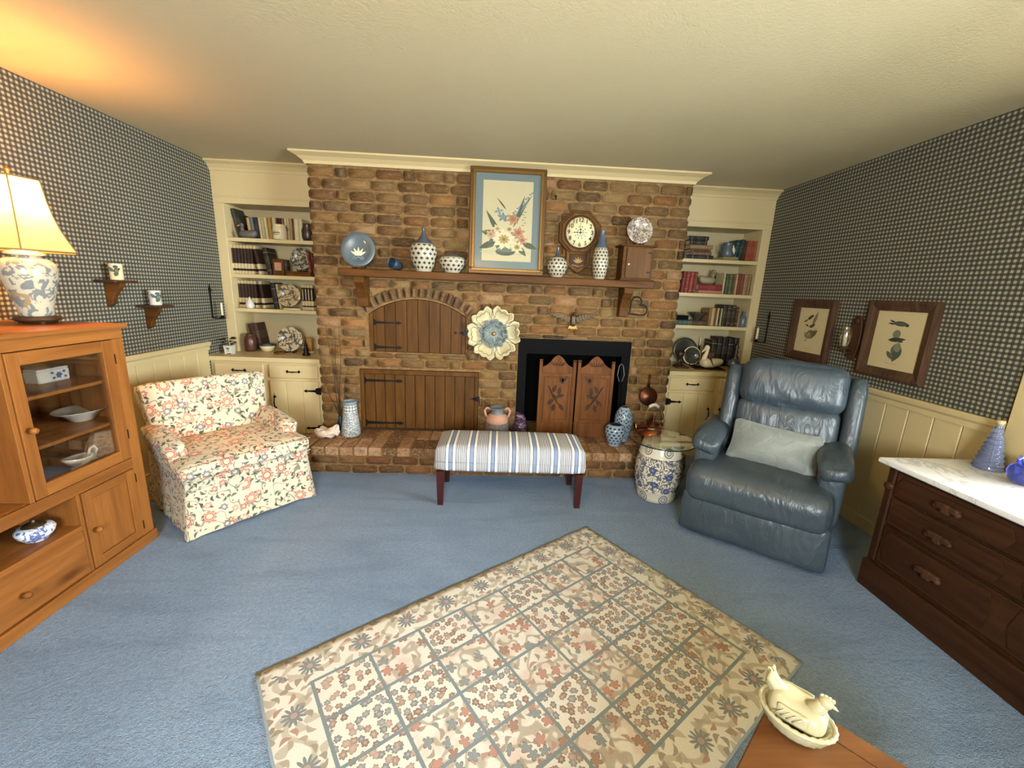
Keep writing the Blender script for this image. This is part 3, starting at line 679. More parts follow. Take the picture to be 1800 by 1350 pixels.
plank_door(t, x0+.033, x1-.031, z0, z1-.043, 11)
for z in (.66, .275): strap(t, (x0+.022, .0165, z), .345, h=.03)
strap(t, (x1-.008, .008, .52), .055, True, name='latch', h=.02)
t = thing('arched_plank_door', 'arched brown plank door in the brick wall under the mantel', 'door')
x0, x1, z0 = AD[0]+.004, AD[1]-.004, AD[2]+.004
for a, c in ((x0, x0+.03), (x1-.03, x1)):
    b = B(); prism(b, [(a, z0), (c, z0)] + [(xx, ACZ + sqrt((AR-.006)**2-(xx-ACX)**2)) for xx in (c, (a+c)/2, a)], 'y', .006, .05); part('frame_rail', b, DOORW, t)
plank_door(t, x0+.031, x1-.031, z0, 0, 8, True)
for z in (1.165, .955): strap(t, (x0+.024, .0165, z), .245, h=.028)
strap(t, (x1-.01, .006, 1.10), .05, True, name='latch', h=.02)
b = B(); ball(b, (x1-.085, .012, 1.10), .011); part('knob', b, PEWTER, t)

# firebox
t = thing('firebox', 'black iron firebox opening in the brick fireplace', 'fireplace')
b = B(); x0, x1, z0, z1 = FB[0]+.002, FB[1]-.002, .226, FB[3]-.002
box(b, x0, x0+.075, .012, .03, z0, z1); box(b, x1-.075, x1, .012, .03, z0, z1); box(b, x0+.075, x1-.075, .012, .03, z1-.13, z1)
part('surround', b, BLACKM, t)
b = B(); box(b, x0+.01, x1-.01, .335, .36, .226, z1-.01); box(b, x0+.005, x0+.03, .03, .335, .226, z1-.01); box(b, x1-.03, x1-.005, .03, .335, .226, z1-.01); box(b, x0+.03, x1-.03, .03, .335, z1-.10, z1-.08)
part('lining', b, BLACK, t)

# ------------------------------------------------------------------ raised hearth
HY, HZ = -.45, .222
hb = thing('raised_hearth', 'raised red brick hearth running along the foot of the brick wall', 'hearth', (0, 0, 0))
part('mortar_bed', bx(CL-.03, CR+.03, HY+.012, -.009, 0, HZ-.008), MORTAR, hb)
PH = [('7d4d33', .5), ('9a6a48', 1), ('6c4631', 1), ('8b5e44', 1), ('a57350', 1), ('74513d', 1), ('5d4536', 1)]
def hcol(): return rb.choice(['86603f', '987048', '735339', '8c6849', 'a57a54', '7a5c43', '655242', '8f6142'])
for k in range(2):
    x = CL-.03 + (0 if k else -.0); zz = .0365 + k*.0745; first = True
    while x < CR+.02:
        ln = .2 if not first else (.1 if k else .2)
        first = False
        x1 = min(x+ln, CR+.03); brick(hb, x, x1, zz, .066, y=HY, col=hcol()); x = x1+.011
for i in range(28):     # rowlock course: ends on the front, tops flat
    x = CL-.03 + i*.1118; x1 = min(x+.1005, CR+.03)
    if x > CR: break
    for yy, ln in ((HY, .215), (HY+.226, .213)):
        bm_ = B(); h0 = .149 if yy == HY else .19
        box(bm_, 0, x1-x, 0, ln if yy == HY else ln-.004, 0, HZ-h0-rb.uniform(0, .005), bev=.009, seg=2)
        for v in bm_.verts: v.co += Vector(noise.noise_vector(v.co*30 + Vector((i, yy*9, 0))))*.003
        o = part('brick', bm_, BRICK, hb, (x, yy-(.003 if yy == HY else 0), h0)); o.color = C(rb.choice(['94704f', '866042', 'ad8765', 'bf9b7b', '735540', 'a07853', '7a5c43']))
# ================================================================== FURNITURE
# pine hutch against the left wall
HX, HX0, Y1, Y0, HTOP = -2.04, XL+.006, -1.35, -3.0, 1.228
h = thing('pine_hutch', 'honey pine hutch with a glass door, an open bay and drawers against the left wall', 'hutch', (HX, Y1, 0))
def hp(name, x0, x1, y0, y1, z0, z1, m=PINE_V, bev=.002, par=None, **k): return part(name, bx(x0-HX, x1-HX, y0-Y1, y1-Y1, z0, z1, bev=bev), m, par or h, **k)
hp('top', HX0, HX+.022, Y0, Y1+.022, HTOP-.022, HTOP, PINE_H, .005)
hp('side_panel', HX0, HX-.0205, Y1-.02, Y1, 0, HTOP-.0225); hp('side_panel', HX0, HX, Y0, Y0+.02, 0, HTOP-.022)
hp('back_panel', HX0, HX0+.012, Y0+.02, Y1-.02, .05, HTOP-.022)
hp('plinth', HX-.015, HX+.012, Y0, Y1+.012, 0, .06, PINE_H, .004)
hp('stile', HX-.02, HX+.002, Y1-.062, Y1-.0, .061, HTOP-.073); hp('top_rail', HX-.02, HX+.0025, Y0, Y1-.0, HTOP-.072, HTOP-.022, PINE_H)
hp('middle_rail', HX-.02, HX+.002, Y0+.02, Y1-.062, .464, .520, PINE_H)
hp('partition', HX0+.013, HX-.001, -1.905, -1.886, .52, HTOP-.072); hp('partition', HX0+.013, HX-.001, -1.725, -1.708, .06, .464)
hp('bay_floor', HX0+.013, HX-.02, Y0+.02, Y1-.02, .50, .52, PINE_H); hp('shelf', HX0+.013, HX-.02, Y0+.02, -1.725, .292, .308, PINE_H); hp('bottom_panel', HX0+.013, HX-.02, Y0+.02, Y1-.02, .05, .066, PINE_H)
for z in (.955, .735): hp('shelf', HX0+.013, HX-.03, -1.886, Y1-.021, z-.016, z, PINE_H)
# glass door
d = hp('door', HX-.018, HX+.004, -1.884, -1.835, .524, 1.152)
for a in ((-1.472, -1.414, .524, 1.152), (-1.835, -1.472, .524, .582), (-1.835, -1.472, 1.098, 1.152)): hp('door_rail', HX-.018, HX+.004, a[0], a[1], a[2], a[3], PINE_V if a[0] == -1.472 else PINE_H, par=d)
part('glass_pane', bx(-.012, -.009, -1.836-Y1, -1.471-Y1, .58, 1.10), GLASS, d)
def knob(par, y, z, r=.015, x=HX+.004, m=PINE_V):
    b = B(); lathe(b, [(.006, 0), (.006, .012), (r*.7, .016), (r, .026), (r*.8, .036), (.001, .040)], 14, m=Matrix.Translation((x-HX, y-Y1, z)) @ Matrix.Rotation(radians(90), 4, 'Y'))
    return part('knob', b, m, par)
knob(d, -1.862, .829)
for z in (1.03, .63): hp('hinge', HX-.001, HX+.006, -1.416, -1.410, z, z+.05, IRON, .001, par=d)
# lower panelled door
d = hp('door', HX-.018, HX+.004, -1.704, -1.659, .064, .460)
for a in ((-1.462, -1.414, .064, .46), (-1.659, -1.462, .064, .11), (-1.659, -1.462, .415, .46)): hp('door_rail', HX-.018, HX+.004, *a, PINE_V if a[0] == -1.462 else PINE_H, par=d)
hp('raised_panel', HX-.014, HX, -1.66, -1.461, .109, .416, PINE_V, .006, par=d)
knob(d, -1.68, .262)
for z in (.38, .10): hp('hinge', HX-.001, HX+.006, -1.416, -1.410, z, z+.05, IRON, .001, par=d)
d = hp('drawer', HX-.018, HX+.004, -2.62, -1.728, .066, .286, PINE_H, .004); knob(d, -2.015, .17); knob(d, -2.33, .17)
hp('shelf_rail', HX-.02, HX+.002, Y0+.02, -1.725, .286, .311, PINE_H)

# dresser with a marble top along the right wall
DX, DY1, DY0 = 1.912, -1.68, -2.85
t = thing('marble_top_dresser', 'dark walnut dresser with a white marble top under the right-hand window', 'dresser', (DX, DY1, 0))
def dp(name, x0, x1, y0, y1, z0, z1, m=WALNUT_V, bev=.003, par=None): return part(name, bx(x0-DX, x1-DX, y0-DY1, y1-DY1, z0, z1, bev=bev), m, par or t)
dp('body', DX+.012, XR-.03, DY0, DY1, .02, .688, WALNUT_V, .001)
dp('marble_top', DX-.045, XR-.024, DY0-.03, DY1+.035, .692, .717, MARBLE, .006)
dp('corner_stile', DX-.006, DX+.03, DY1-.04, DY1+.004, .16, .688, WALNUT_V, .008)
b = B(); tube(b, [(.004, -.018, .56), (.004, -.018, .575), (.004, -.018, .59), (.004, -.018, .605)], [.016, .026, .026, .016], 10); part('turned_ornament', b, WALNUT_V, t)
dp('plinth', DX-.02, XR-.035, DY0, DY1+.012, 0, .155, WALNUT_H, .006)
for z0, z1 in ((.545, .672), (.395, .532), (.175, .38)):
    d = dp('drawer', DX-.004, DX+.014, -2.80, DY1-.045, z0, z1, WALNUT_H, .004)
    for yc in (-1.98, -2.52):
        zc = (z0+z1)/2; hh = (z1-z0)/2-.02
        b = B(); prism(b, [(yc+.22-DY1, zc-hh), (yc+.24-DY1, zc), (yc+.22-DY1, zc+hh), (yc-.22-DY1, zc+hh), (yc-.24-DY1, zc), (yc-.22-DY1, zc-hh)], 'x', -.009, -.003); part('raised_panel', b, WALNUT_H, d)
        b = B(); puff(b, .012, .05, .016, .008, (-.018, yc-DY1, zc+.006), n=4); puff(b, .009, .02, .024, .008, (-.022, yc-DY1, zc), n=4)
        for s in (-1, 1): ball(b, (-.016, yc-DY1+s*.045, zc-.003), .014, u=8, v=6)
        part('carved_pull', b, DARKW, d)

# coffee table corner at the lower right
t = thing('coffee_table', 'reddish wood coffee table, its corner over the rug in the foreground', 'table', (.677, -2.671, 0), 0)
ang = atan2(-2.869+2.671, .446-.677)       # along the left edge, towards the camera
E1 = Vector((cos(ang), sin(ang), 0)); E2 = Vector((-E1.y, E1.x, 0))
if E2.x < 0: E2 = -E2
def quad(a0, a1, b0, b1, z0, z1, bev=.004):
    b = B(); vs = [(E1*p + E2*q) for p, q in ((a0, b0), (a1, b0), (a1, b1), (a0, b1))]
    prism(b, [(v.x, v.y) for v in vs], 'z', z0, z1, bev); return b
part('top_board', quad(.055, .94, .0, .60, .427, .449, .003), CHERRY, t)
part('breadboard_end', quad(0, .0535, .0, .60, .427, .45, .003), CHERRY, t)
part('apron', quad(.04, .90, .04, .56, .34, .426), CHERRY, t)
for a in (.03, .87):
    for q in (.03, .53): part('leg', quad(a, a+.045, q, q+.045, 0, .427), CHERRY, t)

# rug
cr, sr = cos(.6103), sin(.6103); inner = Vector((.4677, -1.4002, 0))
uD = Vector((-cr, -sr, 0)); vD = Vector((sr, -cr, 0))
bm = B(); uvl = bm.loops.layers.uv.new('UVMap'); NU, NV = 44, 30; grid = {}
for i in range(NU+1):
    for j in range(NV+1):
        a = -BW + (LU+2*BW)*i/NU; c = -BW + (LV+2*BW)*j/NV
        e = .0015*sin(i*1.3)*(j in (0, NV)) + .0015*sin(j*1.7)*(i in (0, NU))
        p = inner + uD*(a+e) + vD*(c+e); zt = .010 + .0015*noise.noise(Vector((a*4, c*4, 0))) - (.004 if i in (0, NU) or j in (0, NV) else 0)
        grid[i, j] = (bm.verts.new((p.x, p.y, zt)), (a, c))
for i in range(NU):
    for j in range(NV):
        q = [grid[i, j], grid[i, j+1], grid[i+1, j+1], grid[i+1, j]]; f = bm.faces.new([v[0] for v in q]); f.smooth = True
        for lp, v in zip(f.loops, q): lp[uvl].uv = v[1]
bnd = [grid[i, 0] for i in range(NU+1)] + [grid[NU, j] for j in range(1, NV+1)] + [grid[i, NV] for i in range(NU-1, -1, -1)] + [grid[0, j] for j in range(NV-1, 0, -1)]
low = [bm.verts.new((v[0].co.x, v[0].co.y, .0005)) for v in bnd]
for k in range(len(bnd)):
    l = (k+1) % len(bnd); f = bm.faces.new((bnd[k][0], bnd[l][0], low[l], low[k]))
    for lp in f.loops: lp[uvl].uv = bnd[k][1]
bmesh.ops.recalc_face_normals(bm, faces=bm.faces[:])
tag(part('area_rug', bm, RUG), 'cream hooked rug with a grid of flower panels on the blue carpet', 'rug')

# striped bench
t = thing('upholstered_bench', 'low bench upholstered in blue and white stripes in front of the hearth', 'bench', (.018, -.735, 0), radians(-.9))
def domed(p):
    k = max(0, p.z/.075); return p
b = B(); puff(b, .525, .205, .088, .035, (0, 0, .338), n=12, bulge=(0, 0, .018), shape=lambda q: Vector((q.x*(1-.02*(q.z+.088)/.176), q.y*(1-.08*max(0, q.z)/.088), q.z))); part('cushion', b, TICKING, t)
b = B()
for s in (-1, 1): tube(b, [(-.52, s*.206, .325), (0, s*.207, .325), (.52, s*.206, .325)], .0022, 5)
part('seam_piping', b, TICKING, t)
for sx in (-1, 1):
    for sy in (-1, 1):
        b = B(); prism(b, [(-.027, .25), (.027, .25), (.019, 0), (-.019, 0)], 'y', -.022, .022, bev=.002); part('leg', b, MAHOG, t, (sx*.478, sy*.178, 0))

# ------------------------------------------------------------------ blue leather recliner
F0 = Vector((1.106, -1.182, 0)); rz = atan2(-.619, .785)
t = thing('leather_recliner', 'blue leather recliner with puffy arms at the right, cream pillow on its seat', 'armchair', F0, rz)
def RX(b, name, lab=None): return part(name, b, LEATHER, t, label=lab)
RM = lambda ax, a: Matrix.Rotation(radians(a), 3, ax)
b = B(); puff(b, .385, .27, .15, .04, (.40, .40, .19), n=5); RX(b, 'base')
def fold(p): return p
b = B(); puff(b, .385, .045, .135, .035, (.385, .03, .155), n=10, bulge=(0, .012, 0), nz=.004, nsc=6, rot=RM('X', -3)); RX(b, 'footrest_panel')
def seatf(p):
    p.z -= .05*max(0, (-p.y-.12)/.2)**2
    p.z -= .016*(1-abs(sin(p.x*24+p.y*7+1)))**3*max(0, 1-abs(p.x)/.33)*max(0, min(1, (.2-p.y)/.2))*(p.z > 0)
    return p
b = B(); puff(b, .375, .285, .105, .07, (.385, .245, .365), n=18, bulge=(0, .0, .02), nz=.005, nsc=5, shape=seatf); RX(b, 'seat_cushion')
# backrest: outer shell with wings, lumbar and head cushions
tl = RM('X', -15)
b = B(); puff(b, .385, .06, .34, .05, (.455, .66, .70), n=8, nz=.003, rot=tl); RX(b, 'back_shell')
for s in (-1, 1):
    b = B(); puff(b, .048, .13, .31, .045, (.455+s*.335, .595, .72), n=7, nz=.003, rot=tl); RX(b, 'wing')
def wr1(p): p.y += .014*(1-abs(sin(p.x*19 + p.z*8)))**4*(p.y < 0); return p
b = B(); puff(b, .285, .075, .175, .06, (.45, .515, .66), n=14, bulge=(0, .015, 0), nz=.004, rot=RM('X', -13), shape=wr1); RX(b, 'lumbar_cushion')
def wr2(p): p.y += .016*(1-abs(sin(p.x*26 + p.z*22)))**3*max(0, .5-p.z/.12)*max(0, 1-abs(p.x)/.3)*(p.y < 0); return p
b = B(); puff(b, .29, .095, .15, .08, (.455, .565, .945), n=16, bulge=(0, .02, .012), nz=.004, rot=RM('X', -14), shape=wr2); RX(b, 'head_cushion')
def armf(p):
    f = max(0, (-p.y-.1)/.16); p.z -= .035*f*f; p.x *= 1 - .08*f; return p
def pleat(p):
    f = max(0, (-p.y-.02)/.24); p = armf(p); p.z += .006*sin(p.y*110)*f; return p
for s, xc in ((-1, .075), (1, .73)):
    b = B(); puff(b, .085, .26, .050, .04, (xc, .355, .60), n=14, bulge=(0, .015, .014), nz=.004, nsc=6, shape=pleat, rot=RM('Y', -s*10)); RX(b, 'arm_pad')
    b = B(); puff(b, .066, .245, .165, .03, (xc, .37, .405), n=6, nz=.002); RX(b, 'arm_body')
# pillow
p = thing('lumbar_pillow', 'silvery cream oblong pillow lying on the blue recliner', 'pillow', F0 + Vector((.785, -.619, 0))*.425 + Vector((.619, .785, 0))*.335 + Vector((0, 0, .575)), rot=(0, 0, 0))
p.rotation_mode = 'XYZ'; p.rotation_euler = (radians(-28), radians(3), rz)
def pil(q):
    a, c = abs(q.x)/.235, abs(q.z)/.135; q.y *= (1-a**4*.75)*(1-c**4*.75); q.x *= 1 + .05*c*c*a; q.z *= 1 + .1*a*a*a*c - .04*a; return q
b = B(); puff(b, .235, .062, .135, .03, n=14, bulge=(0, .03, 0), nz=.005, nsc=7, shape=pil); part('cover', b, SATIN, p)

# ------------------------------------------------------------------ floral armchair
A0 = Vector((-1.813, -1.348, 0)); rz2 = atan2(.77369, .63356)
t = thing('floral_armchair', 'floral chintz skirted armchair beside the pine hutch', 'armchair', A0, rz2)
def CX(b, name, lab=None): return part(name, b, CHINTZ, t, label=lab)
b = B(); puff(b, .335, .33, .05, .03, (.32, .36, .33), n=6, nz=.002); CX(b, 'seat_base')
def wvy(z, xx): return .008*sin(xx*22)*(1-z/.29)
b = B()     # skirt with gathered corner pleats
pts = []
for (xa, ya), (xb, yb_) in (((-.02, 0), (.675, 0)), ((.675, 0), (.665, .70)), ((.665, .70), (-.02, .70)), ((-.02, .70), (-.02, 0))):
    for i in range(14): pts.append((xa + (xb-xa)*i/14, ya + (yb_-ya)*i/14, i))
ring = []
for k, zz in enumerate((.004, .1, .2, .3, .362)):
    fl = .022*max(0, 1-zz/.3); rr = []
    for x_, y_, i in pts:
        cx_, cy_ = x_-.325, y_-.35; pl = (.016 if i in (0, 13) else (-.012 if i in (1, 12) else .006*sin(i*2.2)))*max(0, 1-zz/.30)
        L_ = hypot(cx_, cy_); lift = .02*sin(pi*(i/14))*(zz < .01)*1
        rr.append(b.verts.new((x_ + cx_/L_*(fl+pl), y_ + cy_/L_*(fl+pl), zz + lift*.8)))
    ring.append(rr)
for k in range(4):
    for i in range(len(pts)): j = (i+1) % len(pts); b.faces.new((ring[k][i], ring[k][j], ring[k+1][j], ring[k+1][i])).smooth = True
CX(b, 'skirt')
b = B(); puff(b, .362, .29, .052, .04, (.318, .235, .408), n=10, bulge=(0, 0, .02), nz=.003); CX(b, 'seat_cushion')
def flare(q): q.x *= 1 + .07*(q.z/.2); return q
b = B(); puff(b, .345, .068, .215, .035, (.318, .595, .60), n=9, bulge=(0, .01, .006), nz=.003, rot=RM('X', -12), shape=flare); CX(b, 'backrest')
for s, xc in ((-1, .0), (1, .635)):
    b = B(); puff(b, .055, .235, .062, .026, (xc, .37, .488), n=8, bulge=(.004, .006, .012), nz=.003, rot=RM('Y', s*10) @ RM('X', 4)); CX(b, 'arm')
    b = B(); puff(b, .035, .235, .12, .03, (xc - s*.012, .38, .40), n=5, nz=.002); CX(b, 'arm_side')
b = B()
for pp in ([(-.025, -.003, .296), (.318, -.006, .296), (.675, -.003, .296)], [(-.035, -.052, .365), (.318, -.056, .364), (.672, -.052, .365)], [(-.035, -.052, .45), (.318, -.056, .455), (.672, -.052, .45)]): tube(b, pp, .0035, 5)
CX(b, 'piping')

# garden stool with glass top
t = thing('garden_stool', 'blue and cream porcelain garden stool with a round glass top beside the recliner', 'side table', (1.135, -.725, 0))
part('barrel', lt([(.125, 0), (.138, .004), (.142, .03), (.150, .08), (.155, .085), (.152, .09), (.166, .15), (.170, .215), (.166, .28), (.152, .34), (.155, .345), (.150, .35), (.142, .40), (.134, .428), (.12, .44), (.06, .443), (.001, .443)], 48), STOOLM, t)
gt = part('glass_top', lt([(.001, .456), (.232, .456)], 64, cap=False), GLASST, t)
part('glass_edge', lt([(.231, .445), (.236, .450), (.232, .456)], 64, cap=False), plain('glass_edge_green', '26332c', .15), gt)
# ================================================================== TABLE LAMP, WALL THINGS
t = thing('table_lamp', 'lit table lamp with a flowered china jar and cream shade on the pine hutch', 'lamp', (-2.33, -1.45, HTOP))
t.rotation_euler = (0, 0, radians(14))
b = B(); lathe(b, [(.055, 0), (.062, .006), (.082, .016), (.088, .022), (.078, .026), (.084, .032), (.001, .034)], 24); 
for k in range(4): ball(b, (.055*cos(k*pi/2+.8), .055*sin(k*pi/2+.8), .006), .012, u=8, v=5)
part('wooden_stand', b, DARKW, t)
part('jar', lt([(.055, .034), (.060, .04), (.062, .075), (.078, .14), (.094, .20), (.100, .25), (.096, .28), (.075, .298), (.052, .305), (.050, .316)], 36), LAMPJAR, t)
part('lid', lt([(.05, .314), (.066, .318), (.064, .326), (.035, .338), (.014, .345), (.010, .36)], 24), CREAMC, t)
b = B(); tube(b, [(0, 0, .35), (0, 0, .51)], .006, 8); tube(b, [(0, 0, .36), (.045, 0, .42), (.05, 0, .5), (.02, 0, .645), (0, 0, .66)], .0025, 6); tube(b, [(0, 0, .36), (-.045, 0, .42), (-.05, 0, .5), (-.02, 0, .645), (0, 0, .66)], .0025, 6)
part('harp', b, BRASS, t)
b = B(); ball(b, (0, 0, .53), .026, u=12, v=8); bo = part('bulb', b, SHBULB, t); bo.visible_shadow = True
b = B(); lathe(b, [(.006, .655), (.009, .665), (.006, .672), (.012, .685), (.004, .70), (.001, .705)], 12); part('finial', b, BRASS, t)
prof = [(.198, .335), (.172, .385), (.148, .44), (.130, .50), (.118, .56), (.110, .625), (.107, .65)]
b = B(); N6 = 6
def ringp(r, z): 
    return [(r*cos(2*pi*i/N6), r*sin(2*pi*i/N6), z) for i in range(N6)]
RR = [[b.verts.new(p) for p in ringp(r, z)] for r, z in prof]
for j in range(len(RR)-1):
    for i in range(N6): b.faces.new((RR[j][i], RR[j][(i+1) % N6], RR[j+1][(i+1) % N6], RR[j+1][i]))
sh = part('lamp_shade', b, SHADE, t)
b = B()
for i in range(N6): tube(b, [ringp(r+.001, z)[i] for r, z in prof], .0028, 5)
for r, z in (prof[0], prof[-1]):
    q = ringp(r+.001, z); tube(b, q + [q[0]], .004, 5)
part('shade_trim', b, plain('shade_braid', '7a6238', .7), sh)

def mug(par, tilt=0, name='mug', h_=.085, r=.036, m=None):
    pass
# corner bracket shelves with mugs on the left wall
for (yc, zc, lab, mlab, kind) in ((-.775, 1.437, 'dark wood bracket shelf on the left wall nearer the lamp', 'cream lidded mug with dark leaves on the shelf nearer the lamp', 0),
                                  (-.50, 1.272, 'dark wood bracket shelf on the left wall farther from the lamp', 'white jug with blue flowers on the shelf farther from the lamp', 1)):
    t = thing('bracket_shelf', lab, 'shelf', (XL, yc, zc), group='small bracket shelves on the left wall')
    part('board', bx(.001, .135, -.085, .085, -.016, 0, bev=.004), DARKW, t)
    b = B(); prism(b, [(.001, -.016), (.105, -.016), (.10, -.04), (.07, -.075), (.045, -.11), (.035, -.15), (.001, -.17)], 'y', -.018, .018, bev=.003); part('bracket', b, MANTELW, t)
    t = thing('mug', mlab, 'mug', (XL+.075, yc+.0, zc), radians(-40 if kind == 0 else -20))
    b = B(); lathe(b, [(.03, 0), (.034, .004), (.033, .05), (.035, .095), (.037, .10), (.034, .10), (.031, .06), (.001, .01)] if kind == 0 else [(.032, 0), (.036, .006), (.031, .05), (.034, .09), (.037, .102), (.033, .10), (.028, .05), (.001, .01)], 24)
    part('body', b, CREAMC if kind == 0 else WHITEC, t)
    b = B(); tube(b, [(-.033, 0, .085), (-.055, 0, .08), (-.06, 0, .05), (-.05, 0, .025), (-.033, 0, .018)], .005, 8); part('handle', b, DARKW if kind == 0 else WHITEC, t)
    sh_ = [([(a*1.5, (b_-.05)*1.4+.05) for a, b_ in leafp(*q)], c) for q, c in (((.0, .05, .03, .008, .6), '2f3a33'), ((.0, .05, .028, .007, 2.2), '3d4b45'), ((.004, .03, .03, .008, 1.2), '34503f'), ((.0, .07, .02, .007, .2), '37425c'), ((.006, .06, .016, .007, -.7), '5b6b3c'))]
    o = ink('painted_leaves', sh_, t, Matrix.Rotation(radians(60), 4, 'Z') @ Matrix.Translation((0, -.0375, 0)) @ XZ)
# iron candle sconces
def sconce(x, y, z, s, lab):
    t = thing('candle_sconce', lab, 'candle sconce', (x, y, z))
    b = B(); box(b, 0, s*.006, -.006, .006, 0, .22); prism(b, [(0, .21), (.016, .235), (.016, .25), (.006, .262), (0, .29), (-.006, .262), (-.016, .25), (-.016, .235)], 'x', min(0, s*.006), max(0, s*.006)); box(b, 0, s*.10, -.006, .006, 0, .007); part('backplate', b, IRON, t)
    part('drip_pan', lt([(.012, .007), (.026, .01), (.028, .014), (.014, .012), (.013, .03), (.001, .03)], 14, c=(s*.085, 0, 0)), IRON, t)
    part('candle', lt([(.010, .02), (.0085, .13), (.001, .14)], 12, c=(s*.085, 0, 0)), CANDLE, t)
sconce(XL+.001, .19, 1.13, 1, 'black iron candle sconce with a white candle on the left wall')
sconce(XR-.001, .19, 1.095, -1, 'black iron candle sconce with a white candle on the right wall')
# bird prints on the right wall
YZr = Matrix.Rotation(radians(-90), 4, 'Z') @ XZ      # drawing plane on the right wall, seen from the left
FRAMEW = wood('frame_wood', '33241a', '5e4635', 'z', 9, .5)
def mitred(t, w_, hh, fw, do=.036, di=.016):
    O = [(-w_, -hh), (w_, -hh), (w_, hh), (-w_, hh)]; N = [(-w_+fw, -hh+fw), (w_-fw, -hh+fw), (w_-fw, hh-fw), (-w_+fw, hh-fw)]
    M = [(o[0]*.93 if 1 else 0, o[1]*(1-.07*w_/hh)) for o in O]
    for i in range(4):
        j = (i+1) % 4; b = B(); P = []
        for q in (i, j):
            P.append([b.verts.new(v) for v in ((0, *O[q]), (-do*.8, *O[q]), (-do, *M[q]), (-di, *N[q]), (0, *N[q]))])
        for k in range(5): l = (k+1) % 5; b.faces.new((P[0][k], P[0][l], P[1][l], P[1][k]))
        b.faces.new(P[0][::-1]); b.faces.new(P[1]); bmesh.ops.recalc_face_normals(b, faces=b.faces[:])
        part('frame_rail', b, FRAMEW, t)
def bird_print(yc, z0, z1, w_, lab, kind):
    hh = (z1-z0)/2; t = thing('framed_print', lab, 'picture', (XR-.002, yc, (z0+z1)/2), group='bird prints on the right wall')
    fw = .065
    mitred(t, w_, hh, fw)
    for k, (a, c, d, e) in ():
        b = B(); box(b, -.035, 0, a, c, d, e)
        for v in b.verts:        # bevelled inwards like a deep shadow frame
            inner_ = abs(abs(v.co.y) - (w_-fw)) < 1e-4 if k > 1 else abs(abs(v.co.z) - (hh-fw)) < 1e-4
            if inner_ and v.co.x < -.01: v.co.x = -.016
        part('frame_rail', b, DARKW, t)
    part('paper', bx(-.010, -.007, -w_+fw-.002, w_-fw+.002, -hh+fw-.002, hh-fw+.002), plain('print_paper', 'c3b48a', .8, .04), t)
    I = []
    if kind == 0:
        for q, c in (((-.03, .10, .07, .012, 3.6), '4b4534'), ((-.06, .06, .03, .006, 3.9), '4b4534')): pass
        I += [(ell(-.03, .10, .028, .013, .6), '3d382b'), (leafp(-.05, .085, .05, .007, 3.7), '4c4632'), (ell(-.008, .115, .010, .009), '2b2720'), (ell(.0, .035, .026, .013, .3), '4a4230'), (leafp(-.03, .03, .045, .006, 2.8), '39342a'), (ell(.022, .048, .009, .009), '2b2720'),
              (leafp(.005, .04, .12, .016, 1.25), '7a7048'), (ell(.0, -.03, .045, .035, .2), '6f6540'), (leafp(.0, -.05, .09, .022, .7), '5d5636'), (leafp(-.02, -.06, .06, .02, 2.4), '80764e'), (ell(-.01, -.035, .02, .02), '958a5e')]
        I += [(strip([(-.045, -.09), (0, -.03), (.05, .02)], .003), '5d5636')]
    else:
        I += [(ell(.005, .105, .045, .016, -.05), '4b5148'), (leafp(-.03, .11, .045, .006, 2.8), '3c423a'), (leafp(-.03, .10, .05, .006, 3.05), '3c423a'), (ell(.048, .098, .012, .010), '3a3f37'), (ell(-.005, .04, .028, .026, 1.1), '6f7462'), (leafp(-.055, .0, .12, .014, .12), '2f332c'), (leafp(.0, .01, .05, .012, -.3), '3b4038'),
              (leafp(.0, -.02, .1, .03, -1.35), '5b624f'), (leafp(.04, -.03, .11, .028, -1.9), '4a5143'), (leafp(-.045, -.07, .07, .014, -.8), '525a48'), (ell(.02, -.04, .022, .03), '767c66')]
    I += [(strip([(-.04, -hh+fw+.035), (.0, -hh+fw+.034), (.045, -hh+fw+.035)], .0012), '8a7d58')]
    ink('print_drawing', I, t, Matrix.Translation((-.0105, 0, 0)) @ YZr)
bird_print(-.36, 1.02, 1.50, .215, 'framed bird print nearer the bookcase, above the recliner', 0)
bird_print(-1.075, 1.02, 1.51, .225, 'framed bird print nearer the dresser, larger in view', 1)
t = thing('wall_sconce', 'dark wooden wall sconce with a glass chimney between the two bird prints', 'wall sconce', (XR-.001, -.775, 1.25))
b = B(); prism(b, [(.05*cos(a)*(1 if abs(sin(a)) < .99 else .8), (.16+.01*cos(a*6))*sin(a)) for a in [2*pi*i/28 for i in range(28)]], 'x', -.02, 0, bev=.004); ball(b, (-.022, 0, .115), .022, sx=.5, u=10, v=7); part('backplate', b, DARKW, t)
b = B(); tube(b, [(-.02, 0, -.10), (-.06, 0, -.105), (-.08, 0, -.085)], .008, 8); lathe(b, [(.001, -.085), (.03, -.08), (.034, -.07), (.02, -.06)], 14, c=(-.08, 0, 0)); part('candle_arm', b, DARKW, t)
part('glass_chimney', lt([(.024, -.065), (.034, -.02), (.034, .03), (.026, .075)], 18, c=(-.08, 0, 0), cap=False), CLEARG, t)
part('candle', lt([(.012, -.062), (.012, .02), (.001, .028)], 12, c=(-.08, 0, 0)), CANDLE, t)

